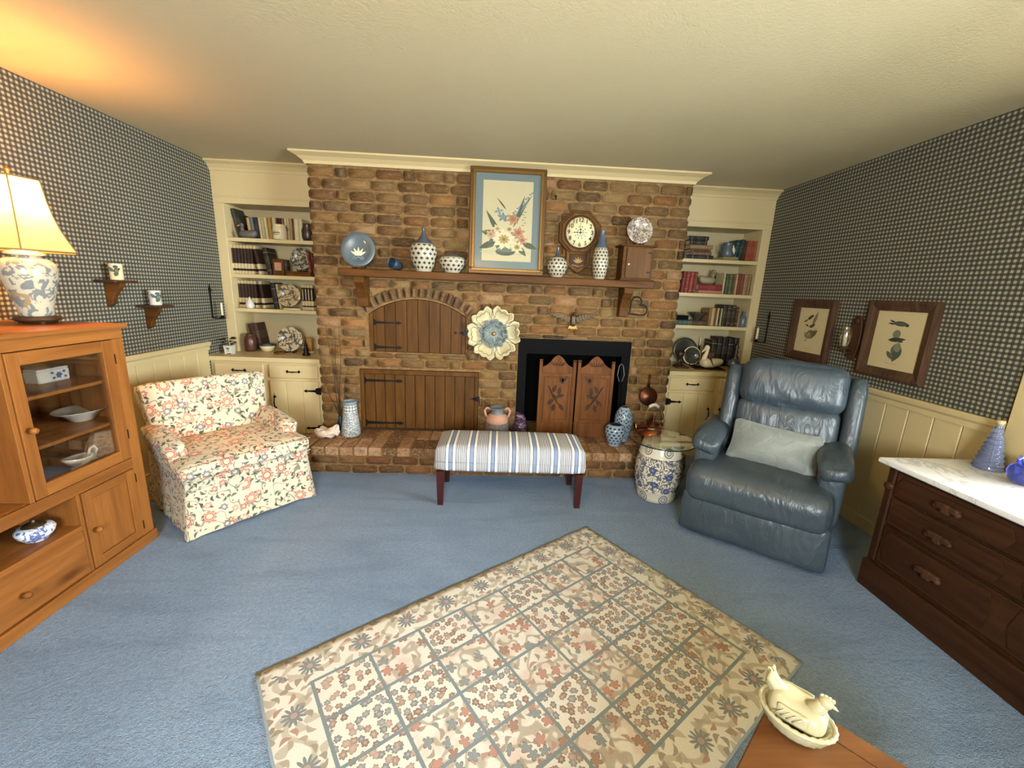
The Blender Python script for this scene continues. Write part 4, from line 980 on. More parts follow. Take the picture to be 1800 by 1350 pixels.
# ================================================================== MANTEL AND WHAT STANDS ON IT
MZ, MY = 1.59, -.205
t = thing('mantel_shelf', 'long dark wooden mantel shelf across the brick wall', 'mantel', (0, 0, MZ))
part('shelf_board', bx(-1.345, 1.148, MY, -.006, -.058, 0, bev=.006), MANTELW, t)
for x in (-1.20, .955):
    b = B(); prism(b, [(-.006, -.058), (-.165, -.058), (-.17, -.10), (-.12, -.15), (-.085, -.22), (-.08, -.29), (-.006, -.30)], 'x', -.038, .038, bev=.004); part('corbel', b, MANTELW, t, (x, 0, 0))
def plate(lab, cat, loc, r, m, tilt=12, name='plate', dish=.12, stand=True, sm=DARKW, inkf=None, group=None, rz=0, mz=None, scallop=0):
    t = thing(name, lab, cat, loc, rz, group)
    T = Matrix.Translation((0, 0, r*cos(radians(tilt))+.012)) @ Matrix.Rotation(radians(90-tilt), 4, 'X')
    T = Matrix.Translation((0, 0, r*cos(radians(tilt))+.012)) @ Matrix.Rotation(radians(90-tilt), 4, 'X')
    b = B(); pr = [(.001, 0), (r*.6, 0), (r*.66, .006), (r*.97, .016), (r, .019), (r*.985, .022), (r*.66, .012), (r*.6, .006), (.001, .006)]
    if scallop:
        lathe(b, pr, 64)
        for v in b.verts:
            a = atan2(v.co.y, v.co.x); k = 1 + (.035*abs(cos(a*scallop/2))-.02)*(hypot(v.co.x, v.co.y) > r*.8); v.co.x *= k; v.co.y *= k
        for v in b.verts: v.co = T @ v.co
    else: lathe(b, pr, 40, m=T)
    part('dish', b, m, t)
    if inkf: ink('painted_motif', inkf, t, T @ Matrix.Translation((0, 0, .0085)))
    if stand:
        b = B()
        for s in (-1, 1):
            tube(b, [(s*r*.28, -r*.45-.01, .02), (s*r*.3, -r*.38, .006), (s*r*.28, .02, .006), (s*r*.22, r*.25, .03), (s*r*.15, r*.18+.0, r*.8)], .0055, 6)
        tube(b, [(-r*.29, .0, .006), (r*.29, 0, .006)], .004, 6); part('stand', b, sm, t)
    return t
leaf5 = [(leafp(0, -.045, .07, .009, radians(a)), 'd8cfae') for a in (90, 58, 122, 30, 150)]
leaf5 += [(leafp(.055, .05, .05, .006, radians(115)), 'c9c3a8'), (strip([(-.11, .06), (-.10, .09), (-.08, .105)], .003), 'c9c3a8'), (strip([(.112, .03), (.115, .0), (.108, -.02)], .003), 'c9c3a8')]
for rr in (.03, .045): leaf5.append((strip([(rr*cos(a), -.085+rr*sin(a)) for a in [pi*i/12 for i in range(13)]], .0018), '9fb2b6'))
plate('blue plate with a white leaf spray standing at the left end of the mantel', 'plate', (-1.205, -.115, MZ), .133, SKYBL, 10, inkf=leaf5, sm=MANTELW)
t = thing('small_mug', 'small dark blue cup lying on its side beside the blue plate', 'cup', (-.925, -.11, MZ+.047), rot=(radians(78), 0, radians(-22)))
part('body', lt([(.028, -.05), (.036, -.045), (.041, 0), (.042, .05), (.038, .052), (.036, .04), (.034, -.03), (.001, -.035)], 24), GREYBL, t)
def vase(lab, loc, prof, m, name='openwork_vase', cat='vase', group='openwork vases on the mantel', neck=None, seg=40):
    t = thing(name, lab, cat, loc, group=group)
    inn = [(max(.001, r-.005), z) for r, z in prof[::-1]]
    part('body', lt(prof, seg, cap=False), m, t)
    part('lining', lt([(max(.001, r-.007), z) for r, z in prof], 20, cap=False), GREYBL, t)
    b = B(); lathe(b, [(.001, .001), (prof[0][0], .001)], 20, cap=False); part('foot', b, WHITEC, t)
    return t
OW = 'b3ab92'
vase('tall openwork vase with a dark pointed neck, left of the big picture', (-.70, -.115, MZ), [(.058, 0), (.062, .008), (.082, .05), (.098, .10), (.104, .135), (.102, .175), (.094, .20), (.085, .21), (.066, .225), (.040, .25), (.020, .275), (.012, .30), (.011, .325), (.014, .332)], openwork('openwork_tall', OW, 14, .034, .015, .205, '464f58'))
vase('low wide openwork vase touching the left side of the big picture', (-.475, -.115, MZ), [(.055, 0), (.060, .008), (.085, .04), (.100, .075), (.102, .095), (.095, .115), (.078, .128), (.055, .135), (.050, .14)], openwork('openwork_low', OW, 14, .030, .012, .115, '4f585e'))
vase('small round openwork vase with a thin dark neck between the picture and the clock', (.365, -.115, MZ), [(.04, 0), (.045, .006), (.070, .04), (.084, .085), (.080, .115), (.060, .145), (.036, .16), (.018, .17), (.012, .19), (.010, .225), (.012, .235)], openwork('openwork_round', OW, 14, .027, .012, .15, '464f58'))
vase('slim bottle-shaped openwork vase with a blue neck right of the clock', (.71, -.13, MZ), [(.040, 0), (.044, .006), (.056, .06), (.064, .13), (.062, .18), (.050, .235), (.034, .27), (.023, .32), (.018, .36), (.021, .375)], openwork('openwork_slim', OW, 13, .026, .012, .235, '4a5666'))
# big framed flower print leaning on the wall
t = thing('framed_flower_print', 'large gilt-framed flower print leaning on the wall over the mantel', 'picture', (-.047, -.135, MZ+.002)); t.rotation_euler = (radians(-6.5), 0, 0)
w_, hh = .298, .812
fw = .045
GILT = plain('gilt_moulding', '80602c', .38, .2, 40, .3, 120, Metallic=.55); OAKD = plain('brown_moulding', '5e421f', .4, .15, 30, Metallic=.3)
for a in ((-w_, w_, 0, fw), (-w_, w_, hh-fw, hh), (-w_, -w_+fw, fw, hh-fw), (w_-fw, w_, fw, hh-fw)):
    o = part('frame_rail', bx(a[0], a[1], -.028, 0, a[2], a[3], bev=.006), OAKD, t)
i0 = .022
for a in ((-w_+i0, w_-i0, i0, fw), (-w_+i0, w_-i0, hh-fw, hh-i0), (-w_+i0, -w_+fw, fw, hh-fw), (w_-fw, w_-i0, fw, hh-fw)):
    part('gilt_liner', bx(a[0], a[1], -.034, -.02, a[2], a[3], bev=.004), GILT, t)
part('backing_board', bx(-w_+.01, w_-.01, -.006, -.001, .01, hh-.01), OAKD, t)
part('blue_mat', bx(-w_+fw-.002, w_-fw+.002, -.014, -.010, fw-.002, hh-fw+.002), plain('blue_mat', '76868a', .85, .03), t)
part('print_sheet', bx(-.195, .195, -.0155, -.0145, .105, .715), plain('print_sheet_paper', 'd4caa4', .85, .02), t)
rf = random.Random(11); I = []
I.append((ell(-.0, -.19, .15, .02), 'c7c4a4'))
I.append((ell(.0, -.185, .06, .028), '4c5a50')); I.append((ell(0, -.175, .052, .014), '6d7a6c'))
for q, c in (((-.02, -.10, .22, .016, 2.05), '4f5b4c'), ((.04, -.02, .24, .009, 1.15), '4c5a50'), ((.02, .0, .25, .010, 1.0), '6f8084'), ((-.06, -.09, .10, .016, 2.7), '5b6350'), ((.10, -.12, .10, .02, -.4), '4d5a48'), ((-.06, -.12, .11, .022, 3.6), '46523f'), ((.07, -.14, .09, .018, -.9), '54604c'), ((.06, .03, .18, .008, 1.3), '4c5a50'), ((.0, .1, .1, .005, 2.2), '584c3c')): I.append((leafp(*q), c))
for i in range(26):
    a = rf.uniform(0, 6.28); r = rf.uniform(.04, .14); I.append((leafp(cos(a)*r*.7, -.08+sin(a)*r*.8, rf.uniform(.04, .07), .011, rf.uniform(0, 6.28)), rf.choice(['6d7459', '5a6350', '7c7f63', '566468'])))
for (cx_, cy_, rr, n_, col, c2) in ((-.02, .05, .035, 5, '6f8890', '8ca2a6'), (-.045, .09, .03, 4, '7d949a', '9ab0b2'), (.04, .04, .045, 6, 'b98a6a', 'a86f50'), (.075, -.05, .045, 6, 'c08d72', 'a2694f'), (-.05, -.03, .035, 7, 'd9cba4', 'b9a67a'), (-.09, -.07, .035, 6, 'cfa98d', 'b58a6c'), (-.01, -.10, .075, 9, 'e6dcb8', 'b59a5e'), (.07, -.15, .045, 7, 'e2d6b2', 'a98e58'), (.1, -.1, .035, 6, 'c9977c', 'a2694f'), (.02, -.03, .035, 7, 'd9cfae', '9c8a58')):
    for k in range(n_): I.append((leafp(cx_, cy_, rr, rr*.26, 6.283*k/n_+.3, 4), col))
    for k in range(n_): I.append((leafp(cx_, cy_, rr*.5, rr*.12, 6.283*k/n_+.6, 4), c2))
    I.append((ell(cx_, cy_, rr*.14, rr*.14, 0, 7), '8a6b3a'))
for i in range(12): I.append((ell(.03+.012*i, .06+.016*i + .006*(i % 2), .007, .005), '6d8288')); 
for i in range(9): I.append((ell(.1+.006*(i % 2)*2, .0+.018*i, .008, .004), '8a937c'))
ink('printed_flowers', [([(x*1.32-.01, y*1.12+.0) for x, y in p], c) for p, c in I], t, Matrix.Translation((.0, -.0158, .385)) @ XZ, dz=.0002)
part('glazing', bx(-w_+fw, w_-fw, -.0185, -.0175, fw, hh-fw), GLASS, t)
# octagonal school clock
t = thing('octagon_wall_clock', 'octagonal oak wall clock with a cream dial on the brick wall', 'clock', (.543, -.012, 1.95))
def octo(r, k=1): return [(r*cos(radians(22.5+45*i)), r*sin(radians(22.5+45*i))*k) for i in range(8)]
b = B(); prism(b, octo(.182), 'y', -.045, 0, bev=.006); part('octagon_case', b, CLOCKW, t)
b = B(); prism(b, octo(.165), 'y', -.058, -.045, bev=.008); part('raised_moulding', b, CLOCKW, t)
b = B(); prism(b, [(-.10, -.14), (.10, -.14), (.10, -.245), (.085, -.265), (0, -.318), (-.085, -.265), (-.10, -.245)], 'y', -.04, 0, bev=.006); tr_ = part('drop_case', b, CLOCKW, t)
b = B(); prism(b, [(-.07, -.17), (.07, -.17), (.07, -.235), (0, -.285), (-.07, -.235)], 'y', -.045, -.04, bev=.003); part('drop_panel', b, DARKW, tr_)
ink('gilt_leaves', [(leafp(0, -.235, .05, .007, radians(a)), '9a7a45') for a in (30, 60, 90, 120, 150)] + [(strip([(-.05, -.25), (0, -.262), (.05, -.25)], .003), '9a7a45')], tr_, Matrix.Translation((0, -.0455, 0)) @ XZ)
def ring_y(r0, r1, y0, y1, seg=40):
    return lt([(r0, 0), (r1, 0), (r1*.99, y0-y1), (r0, y0-y1)] if 0 else [(r0, 0), (r0, .006), ((r0+r1)/2, .010), (r1, .005), (r1, 0)], seg, m=Matrix.Translation((0, y0, 0)) @ Matrix.Rotation(radians(90), 4, 'X'), cap=False)
part('bezel', ring_y(.116, .130, -.058, 0), DARKW, t)
part('dial', lt([(.001, 0), (.117, 0), (.117, .003), (.001, .003)], 40, m=Matrix.Translation((0, -.0575, 0)) @ Matrix.Rotation(radians(90), 4, 'X'), cap=False), plain('dial_paper', 'ddd3a4', .6, .03), t)
for k in range(1, 13):
    cu_ = bpy.data.curves.new('numeral', 'FONT'); cu_.body = str(k); cu_.size = .045; cu_.align_x = 'CENTER'; cu_.align_y = 'CENTER'; cu_.extrude = .0003; cu_.offset = .0006
    o = bpy.data.objects.new('numeral', cu_); COLL.objects.link(o)
    dg = bpy.context.evaluated_depsgraph_get(); me = bpy.data.meshes.new_from_object(o.evaluated_get(dg)); bpy.data.objects.remove(o)
    me.materials.clear(); me.materials.append(BLACKM)
    a = radians(90-30*k); part('numeral', me, None, t, (.094*cos(a), -.0612, .094*sin(a)), (radians(90), 0, 0))
fl = [(ell(.045*cos(a)*k2, .045*sin(a)*k2, .007, .005, a), c) for k2 in (.55, 1.) for a, c in [(2*pi*i/10, ['6d7f86', '8f6b5c', '6f7a58'][i % 3]) for i in range(10)]]
ink('dial_flowers', fl, t, Matrix.Translation((0, -.0608, 0)) @ XZ)
b = B(); ym = -.0625
def hand(a, ln, wd): 
    a = radians(a); d = (sin(a), cos(a)); n_ = (d[1], -d[0]); prism(b, [(-d[0]*.015+n_[0]*wd, -d[1]*.015+n_[1]*wd), (d[0]*ln, d[1]*ln), (-d[0]*.015-n_[0]*wd, -d[1]*.015-n_[1]*wd)], 'y', ym-.001, ym)
hand(268, .078, .004); hand(358, .098, .003); ball(b, (0, ym, 0), .006, sy=.5, u=8, v=5); part('hands', b, BLACKM, t)
# little wall cupboard on the mantel and the plate on top
t = thing('small_wooden_cupboard', 'small dark wooden cupboard with a knobbed door at the right end of the mantel', 'cabinet', (1.0, -.10, MZ))
part('case', bx(-.122, .122, -.07, .075, .012, .262, bev=.003), MANTELW, t); part('base_board', bx(-.135, .142, -.085, .08, 0, .013, bev=.004), MANTELW, t); part('top_board', bx(-.15, .15, -.09, .082, .262, .275, bev=.004), MANTELW, t)
d = part('door', bx(-.095, .105, -.080, -.070, .022, .252, bev=.003), CLOCKW, t); b = B(); ball(b, (-.075, -.087, .125), .010, u=10, v=8); part('knob', b, WHITEC, d)
ink('carved_stalks', [(strip([(-.03, .06), (.0, .11), (.01, .15), (-.015, .2)], .0025), '4a2814'), (strip([(.05, .05), (.02, .11), (-.005, .15), (-.03, .175)], .0025), '4a2814')], d, Matrix.Translation((0, -.0805, 0)) @ XZ)
for z_ in (.06, .21): part('hinge', bx(.075, .107, -.083, -.079, z_, z_+.014, bev=.001), IRON, d)
plate('small brown and white patterned plate on top of the little cupboard', 'plate', (1.01, -.10, MZ+.275), .105, PLATEW, 10, sm=DARKW)

# ================================================================== HUNG ON THE BRICK WALL
t = thing('metal_flower', 'cream and grey-blue layered metal flower hanging on the brick wall', 'wall decoration', (-.127, -.02, 1.112))
MC = plain('cream_enamel', 'c6ba90', .45, .08, 12); MB2 = plain('grey_blue_enamel', '717d79', .45, .15, 14)
def petal(r0, r1, wd, y, a, m, nm, par, lobes=3, outline=True):
    pts = [(r0, -wd*.25), (r0+(r1-r0)*.4, -wd*.8), (r1*.8, -wd)] + [(r1*(.93+.07*abs(sin(k*pi/ (12/ lobes)))), -wd + 2*wd*k/12) for k in range(1, 12)] + [(r1*.8, wd), (r0+(r1-r0)*.4, wd*.8), (r0, wd*.25)]
    P3 = [(p*cos(a)-q*sin(a), p*sin(a)+q*cos(a)) for p, q in pts]
    b = B(); cx_, cz_ = (r0+r1)/2*cos(a), (r0+r1)/2*sin(a)
    F_v = [b.verts.new((x, y - .012*(hypot(x, z)/r1)**2, z)) for x, z in P3]; I_v = [b.verts.new((cx_+(x-cx_)*.8, y-.006, cz_+(z-cz_)*.75)) for x, z in P3]; K_v = [b.verts.new((x, v.co.y+.003, z)) for (x, z), v in zip(P3, F_v)]
    n_ = len(P3); c = b.verts.new((cx_, y+.002, cz_))
    for i in range(n_): j = (i+1) % n_; b.faces.new((F_v[i], F_v[j], I_v[j], I_v[i])); b.faces.new((I_v[i], I_v[j], c)); b.faces.new((F_v[j], F_v[i], K_v[i], K_v[j]))
    b.faces.new(K_v); bmesh.ops.recalc_face_normals(b, faces=b.faces[:])
    for f in b.faces: f.smooth = True
    o = part(nm, b, m, par)
    if outline:
        b = B(); tube(b, [(v[0], y-.014, v[1]) for v in P3] + [(P3[0][0], y-.014, P3[0][1])], .0016, 4); q = [(cx_+(x-cx_)*.62, y-.009, cz_+(z-cz_)*.62) for x, z in P3[1:-1]]; tube(b, q, .0014, 4); part('dark_edge', b, IRON, o)
for k in range(6): petal(.04, .225, .100, -.012, radians(60*k+5), MC, 'cream_petal', t)
for k in range(8): petal(.02, .120, .060, -.03, radians(45*k+12), MB2, 'grey_petal', t, outline=False)
for k in range(6): petal(.01, .082, .045, -.042, radians(60*k+4), MB2, 'inner_petal', t, outline=False)
b = B(); ball(b, (0, -.052, 0), .017, sy=.7, u=12, v=8); part('gold_boss', b, BRASS, t)
t = thing('cast_eagle', 'bronze spread-winged eagle on the brick wall above the firebox', 'wall decoration', (.545, -.012, 1.265))
for s in (-1, 1):
    pts = [(s*.02, .005), (s*.05, .028), (s*.11, .042), (s*.16, .040), (s*.215, .030), (s*.205, .022), (s*.18, .020), (s*.175, .008), (s*.15, .010), (s*.145, -.006), (s*.115, -.002), (s*.105, -.022), (s*.08, -.016), (s*.065, -.036), (s*.03, -.035)]
    b = B(); prism(b, pts if s < 0 else pts[::-1], 'y', -.012, 0, bev=.002)
    for k in range(0): tube(b, [(s*(.05+.025*k), -.014, .026+.002*k), (s*(.07+.024*k), -.013, -.02+.008*k)], .0025, 5)
    wg = part('wing', b, PEWTER, t); b = B()
    for k in range(7): tube(b, [(s*(.045+.024*k), -.013, .022+.002*k), (s*(.06+.023*k), -.014, -.022+.0075*k)], [.0035, .002], 5)
    part('gilt_feathers', b, BRASS, wg)
b = B(); puff(b, .022, .016, .05, .015, (0, -.014, -.02), n=4); ball(b, (.004, -.022, .035), .014, u=10, v=7); tube(b, [(.010, -.026, .036), (.024, -.03, .03)], [.006, .001], 6); part('body', b, PEWTER, t)
b = B(); prism(b, [(-.03, -.06), (.03, -.06), (.045, -.095), (.02, -.09), (.012, -.1), (0, -.092), (-.012, -.1), (-.02, -.09), (-.045, -.095)], 'y', -.012, 0, bev=.002); part('tail', b, BRASS, t)
t = thing('wire_heart', 'black wire heart hanging at the right mantel corbel', 'wall decoration', (1.085, -.03, 1.375))
hp_ = [(x*.0054, z*.0054) for x, z in [(16*sin(a)**3, 13*cos(a)-5*cos(2*a)-2*cos(3*a)-cos(4*a)) for a in [2*pi*i/36 for i in range(37)]]]
ca, sa = cos(radians(50)), sin(radians(50))
b = B(); tube(b, [(x*ca - z*sa*-1, 0, -x*sa*1 + z*ca) for x, z in hp_], .006, 8, cap=False); part('wire', b, IRON, t)
t = thing('wall_hook', 'small dark hook in the brick wall right of the big picture', 'hook', (.335, -.006, 2.215))
b = B(); tube(b, [(0, 0, .01), (0, -.02, .008), (0, -.028, -.01), (0, -.018, -.02), (0, -.010, -.012)], .004, 6); ball(b, (0, 0, .01), .009, sy=.4, u=8, v=5); part('hook', b, IRON, t)
# brick tone varies at random, slightly darker above the mantel

# ================================================================== ON THE HEARTH
HT = HZ + .001
def screen(x, lab, rz, flip):
    t = thing('carved_screen_panel', lab, 'fireplace screen', (x, -.075, HT), rz, 'carved wooden screen panels')
    for s in (-1, 1):
        b = B(); box(b, s*.145-.014, s*.145+.014, -.014, .014, 0, .675, bev=.002); box(b, s*.145-.016, s*.145+.016, -.016, .016, .678, .69, bev=.003); part('post', b, SCREENW, t)
    b = B(); prism(b, [(-.131, .57), (.131, .57), (.131, .625), (.10, .64), (.07, .665), (.045, .70), (.02, .722), (0, .73), (-.02, .722), (-.045, .70), (-.07, .665), (-.10, .64), (-.131, .625)], 'y', -.011, .011, bev=.003); o = part('crest_rail', b, SCREENW, t)
    b = B()
    for a in range(-3, 4): tube(b, [(a*.012, -.012, .64), (a*.022, -.013, .67), (a*.03, -.012, .70-abs(a)*.018)], [.004, .003, .001], 5)
    part('carved_shell', b, DARKW, o)
    part('field_panel', bx(-.131, .131, -.006, .006, .02, .57), SCREENW, t); part('bottom_rail', bx(-.131, .131, -.011, .011, .0, .13, bev=.002), SCREENW, t)
    b = B()
    for a in ((-.112, .112, .155, .163), (-.112, .112, .535, .543), (-.112, -.104, .163, .535), (.104, .112, .163, .535)): box(b, a[0], a[1], -.012, -.005, a[2], a[3], bev=.002)
    part('moulding', b, SCREENW, t)
    b = B(); f = -1 if flip else 1
    tube(b, [(-f*.07, -.007, .46), (-f*.03, -.009, .38), (.0, -.009, .33), (f*.06, -.007, .26)], [.004, .006, .006, .002], 6)
    for k, (x_, z_, a_) in enumerate(((-.03, .40, 1.2), (.0, .36, .3), (.01, .33, 2.2), (-.02, .34, -2.4), (.03, .30, -1.0), (.04, .50, .8), (.055, .48, 2.0), (-.01, .30, -1.8), (.02, .38, 1.4))):
        prism(b, [(f*px, pz) for px, pz in leafp(x_, z_, .075, .017, a_, 4)][::f], 'y', -.011, -.005)
    part('carved_leaves', b, DARKW, t)
screen(.432, 'left carved wooden swing-door panel standing before the firebox', 0, False); screen(.765, 'right carved wooden swing-door panel standing before the firebox', radians(-4), True)
t = thing('fire_poker', 'thin iron poker with a looped handle leaning in the right side of the firebox', 'fire tool', (1.025, -.03, HT), rot=(radians(-3), radians(-1.5), 0))
b = B(); tube(b, [(-.012, 0, 0), (-.012, 0, .5)], .004, 6); tube(b, [(.012, 0, 0), (.012, 0, .5)], .004, 6); part('shaft', b, BLACKM, t)
b = B(); tube(b, [(-.012, 0, .5), (-.03, 0, .56), (-.018, 0, .64), (0, 0, .66), (.018, 0, .64), (.03, 0, .56), (.012, 0, .5)], .004, 6); part('loop_handle', b, GREYCLAY, t)
# coral / rock specimen
t = thing('rose_rock', 'rough pinkish white rock at the left end of the hearth', 'rock', (-1.478, -.255, HT))
b = B(); puff(b, .085, .05, .045, .04, (-.01, 0, .042), n=9, nz=.045, nsc=14); puff(b, .03, .025, .045, .022, (.07, .0, .065), n=6, nz=.03, nsc=20)
for v in b.verts: v.co.z = max(0, v.co.z)
part('stone', b, CORAL, t)
t = thing('twig_bundle', 'thin bare twigs in a small dark vase at the left of the hearth', 'twigs', (-1.43, -.075, HT))
part('vase', lt([(.02, 0), (.028, .01), (.03, .06), (.015, .12), (.018, .135)], 14), GREYBL, t)
rt = random.Random(4)
for dx, hz in ((-.07, .92), (-.01, .9), (.04, .93), (-.13, .50), (.10, .62), (-.03, .80)):
    b = B(); tube(b, [(dx*f + .006*sin(f*9+dx*50), -.02*f, .1 + (hz-.1)*f) for f in [i/8 for i in range(9)]], [.0042*(1-.7*i/8) for i in range(9)], 5); part('twig', b, TWIG, t)
t = thing('mosaic_vase', 'tall tapering grey mosaic vase with a band of white squares beside the lower plank door', 'vase', (-1.31, -.17, HT))
part('body', lt([(.072, 0), (.078, .01), (.076, .05), (.064, .15), (.056, .21), (.054, .265), (.056, .285), (.060, .298), (.054, .298), (.048, .26), (.001, .03)], 36, cap=False), MOSAIC, t)
t = thing('clay_jug', 'grey and terracotta two-handled jug behind the striped bench', 'jug', (-.075, -.12, HT)); t.scale = (1.2, 1.2, 1.2)
part('body', lt([(.06, 0), (.085, .02), (.09, .08), (.08, .115)], 28), delft('grey_carved_clay', '74706f', '5a5557', 40, .5, .6), t); part('shoulder', lt([(.0805, .114), (.082, .13), (.07, .16), (.05, .175)], 28, cap=False), CLAY, t)
part('neck', lt([(.05, .172), (.044, .19), (.05, .21), (.060, .22), (.055, .221), (.040, .195), (.001, .19)], 28, cap=False), GREYCLAY, t)
for s in (-1, 1):
    b = B(); tube(b, [(s*.046, 0, .205), (s*.075, 0, .215), (s*.092, 0, .195), (s*.085, 0, .165), (s*.072, 0, .145)], .009, 8); part('handle', b, CLAY, t)
t = thing('amethyst_geode', 'dark purple amethyst crystal standing behind the striped bench', 'rock', (.125, -.13, HT)); t.scale = (1.35, 1.3, 1.3)
b = B(); puff(b, .045, .03, .09, .03, (0, 0, .09), n=9, nz=.022, nsc=18, shape=lambda q: Vector((q.x*(1-.35*q.z/.09), q.y, q.z)))
for v in b.verts: v.co.z = max(0, v.co.z)
part('crystal', b, AMETH, t)
t = vase('short rounded pale blue openwork vase on the hearth in front of the taller one', (.925, -.265, HT), [(.045, 0), (.05, .006), (.070, .06), (.084, .11), (.086, .14), (.074, .168), (.056, .18), (.052, .184)], openwork('openwork_blue_round', '8fa3b3', 13, .026, .02, .172, '8fa3b3', 'oval'), group='blue openwork vases on the hearth')
t = vase('tall pale blue openwork vase on the hearth beside the copper kettle', (1.03, -.14, HT), [(.045, 0), (.05, .006), (.060, .05), (.075, .13), (.079, .18), (.072, .24), (.052, .285), (.036, .30), (.034, .305)], openwork('openwork_blue_tall', '8fa3b3', 8, .05, .02, .29, '8fa3b3', 'ring'), group='blue openwork vases on the hearth')
t = thing('copper_kettle', 'shiny copper kettle with a white grip at the right end of the hearth', 'kettle', (1.285, -.17, HT)); t.scale = (1.08, 1.05, 1.42)
part('body', lt([(.10, 0), (.125, .01), (.132, .035), (.118, .075), (.075, .105), (.045, .115)], 32), COPPER, t); part('lid', lt([(.052, .113), (.045, .125), (.015, .135), (.010, .15), (.016, .16), (.001, .168)], 20, cap=False), DCOPPER, t)
b = B(); tube(b, [(-.10, 0, .05), (-.135, 0, .08), (-.145, 0, .12)], [.02, .014, .009], 10); part('spout', b, COPPER, t)
b = B(); tube(b, [(-.06, 0, .10), (-.075, 0, .16), (-.05, 0, .225), (.0, 0, .24), (.05, 0, .21), (.085, 0, .14), (.08, 0, .09)], .004, 6); hn = part('handle', b, BRASS, t)
b = B(); tube(b, [(-.05, 0, .225), (-.025, 0, .236), (.0, 0, .24), (.03, 0, .225)], .011, 8); part('grip', b, WHITEC, hn, label='white grip')
t = thing('copper_pan', 'dark copper long-handled pan hanging on the brick above the kettle', 'pan', (1.262, -.02, .60))
part('pan', lt([(.001, 0), (.06, -.003), (.078, .005), (.082, .03), (.078, .035), (.001, .045)], 28, m=Matrix.Rotation(radians(80), 4, 'X') @ Matrix.Translation((0, 0, .0)), cap=False), DCOPPER, t)
b = B(); tube(b, [(0, -.01, .07), (0, -.012, .20)], [.012, .007], 8); part('handle', b, DCOPPER, t)
# ================================================================== BOOKCASE CONTENTS
SH = {'L1': 1.8303, 'L2': 1.52, 'L3': 1.2161, 'L4': ZC, 'R1': 1.8303, 'R2': 1.52, 'R3': 1.2161, 'R4': ZC}
XM = {'L1': (-2.515, 400, .00496), 'L2': (-2.549, 400, .00505), 'L3': (-2.582, 400, .00514), 'L4': (-2.624, 400, .00525), 'R1': (1.509, 1180, .00544), 'R2': (1.547, 1180, .00554), 'R3': (1.588, 1180, .00565), 'R4': (1.636, 1180, .00577)}
def X(row, u, y=.42): a, u0, k = XM[row]; return -.1275 + (a + (u-u0)*k + .1275)*(3.5652+y)/3.9852
def book_mesh(w_, h_, d_, m=BOOKM):
    b = B(); t_ = .0025
    box(b, 0, t_, 0, d_, 0, h_); box(b, w_-t_, w_, 0, d_, 0, h_)
    prism(b, [(t_, .004), (w_*.25, -.0015), (w_*.75, -.0015), (w_-t_, .004), (w_-t_, 0.007), (t_, .007)], 'z', 0, h_)
    return mesh('book', b, m)
def book(row, u0, u1, h_, col, lab, lean=0, d_=.15, m=BOOKM, y=.42, group=None):
    if row in ('L1', 'L3') and y == .42: y = .465
    x0, x1 = X(row, u0, y), X(row, u1, y); w_ = max(.009, x1-x0-.0012)
    z_ = SH[row]; a = radians(lean); off = w_*sin(a) if a > 0 else 0    # positive leans to the right at the top
    o = part('book', book_mesh(w_, h_, d_, m), None, None, (x0, y, z_+.001 + off), (0, a, 0)); tag(o, lab, 'book', group); o.color = C(col)
    part('pages', bx(.0025, w_-.0025, .008, d_-.004, .003, h_-.003), PAPER, o)
    return o
def flat_book(row, u0, u1, z0, th, col, lab, y=.40, d_=.15, rz=0, m=BOOKM):
    x0, x1 = X(row, u0), X(row, u1); w_ = x1-x0
    o = part('book', book_mesh(th, w_, d_, m), None, None, (x0, y, SH[row]+z0+.0005+th), (0, radians(90), 0)); tag(o, lab, 'book'); o.color = C(col)
    part('pages', bx(.0025, th-.0025, .008, d_-.004, .003, w_-.003), PAPER, o); return o
ordn = ['first', 'second', 'third', 'fourth', 'fifth', 'sixth', 'seventh', 'eighth', 'ninth']
# --- left, top shelf
book('L1', 400, 405.5, .262, '4a1512', 'dark red book leaning at the left end of the left top shelf', -12)
book('L1', 406, 411, .262, 'b08f74', 'pinkish tan book leaning beside the dark red one, left top shelf', -12)
book('L1', 412.5, 418, .262, 'a89d7e', 'white-topped book leaning third from the left, left top shelf', -12)
book('L1', 419.5, 425, .255, '31362c', 'thin dark green book leaning fourth from the left, left top shelf', -12)
plate('dark round dish standing at the back of the left top shelf', 'dish', (X('L1', 431, .645), .645, SH['L1']), .105, plain('dark_dish', '2b241c', .4, .2), 6, name='dark_dish', stand=False)
ub = [(438, 443, .18, 'b99a6a', 'short tan book right of the dark dish, left top shelf', -5), (444, 449, .185, '6b7076', 'grey book left of the navy one, left top shelf', -5), (450.5, 456.5, .185, '1f2836', 'navy blue book on the left top shelf', -5)]
for a in ub: book('L1', a[0], a[1], a[2], a[3], a[4], a[5], y=.46)
pale = [(457.5, 462, .185, 'cbbd92', 'first'), (462.5, 467, .19, 'bfae80', 'second'), (467.5, 472, .19, 'd6caa2', 'third')]
for a, c, h_, col, o_ in pale: book('L1', a, c, h_, col, f'{o_} of the three cream books right of the navy one, left top shelf', -4)
book('L1', 473, 479, .19, 'b08a3a', 'mustard yellow book on the left top shelf', -3); book('L1', 480, 486, .19, 'cfc298', 'cream book between the mustard and maroon ones, left top shelf', -1)
book('L1', 487, 490.5, .19, '3f1214', 'maroon book behind the crock, nearer the cream one', 0); book('L1', 491, 495, .19, '46181a', 'maroon book behind the crock, nearer the brown one', 0)
book('L1', 496, 500, .19, '7d6538', 'brown book behind the crock on the left top shelf', 0)
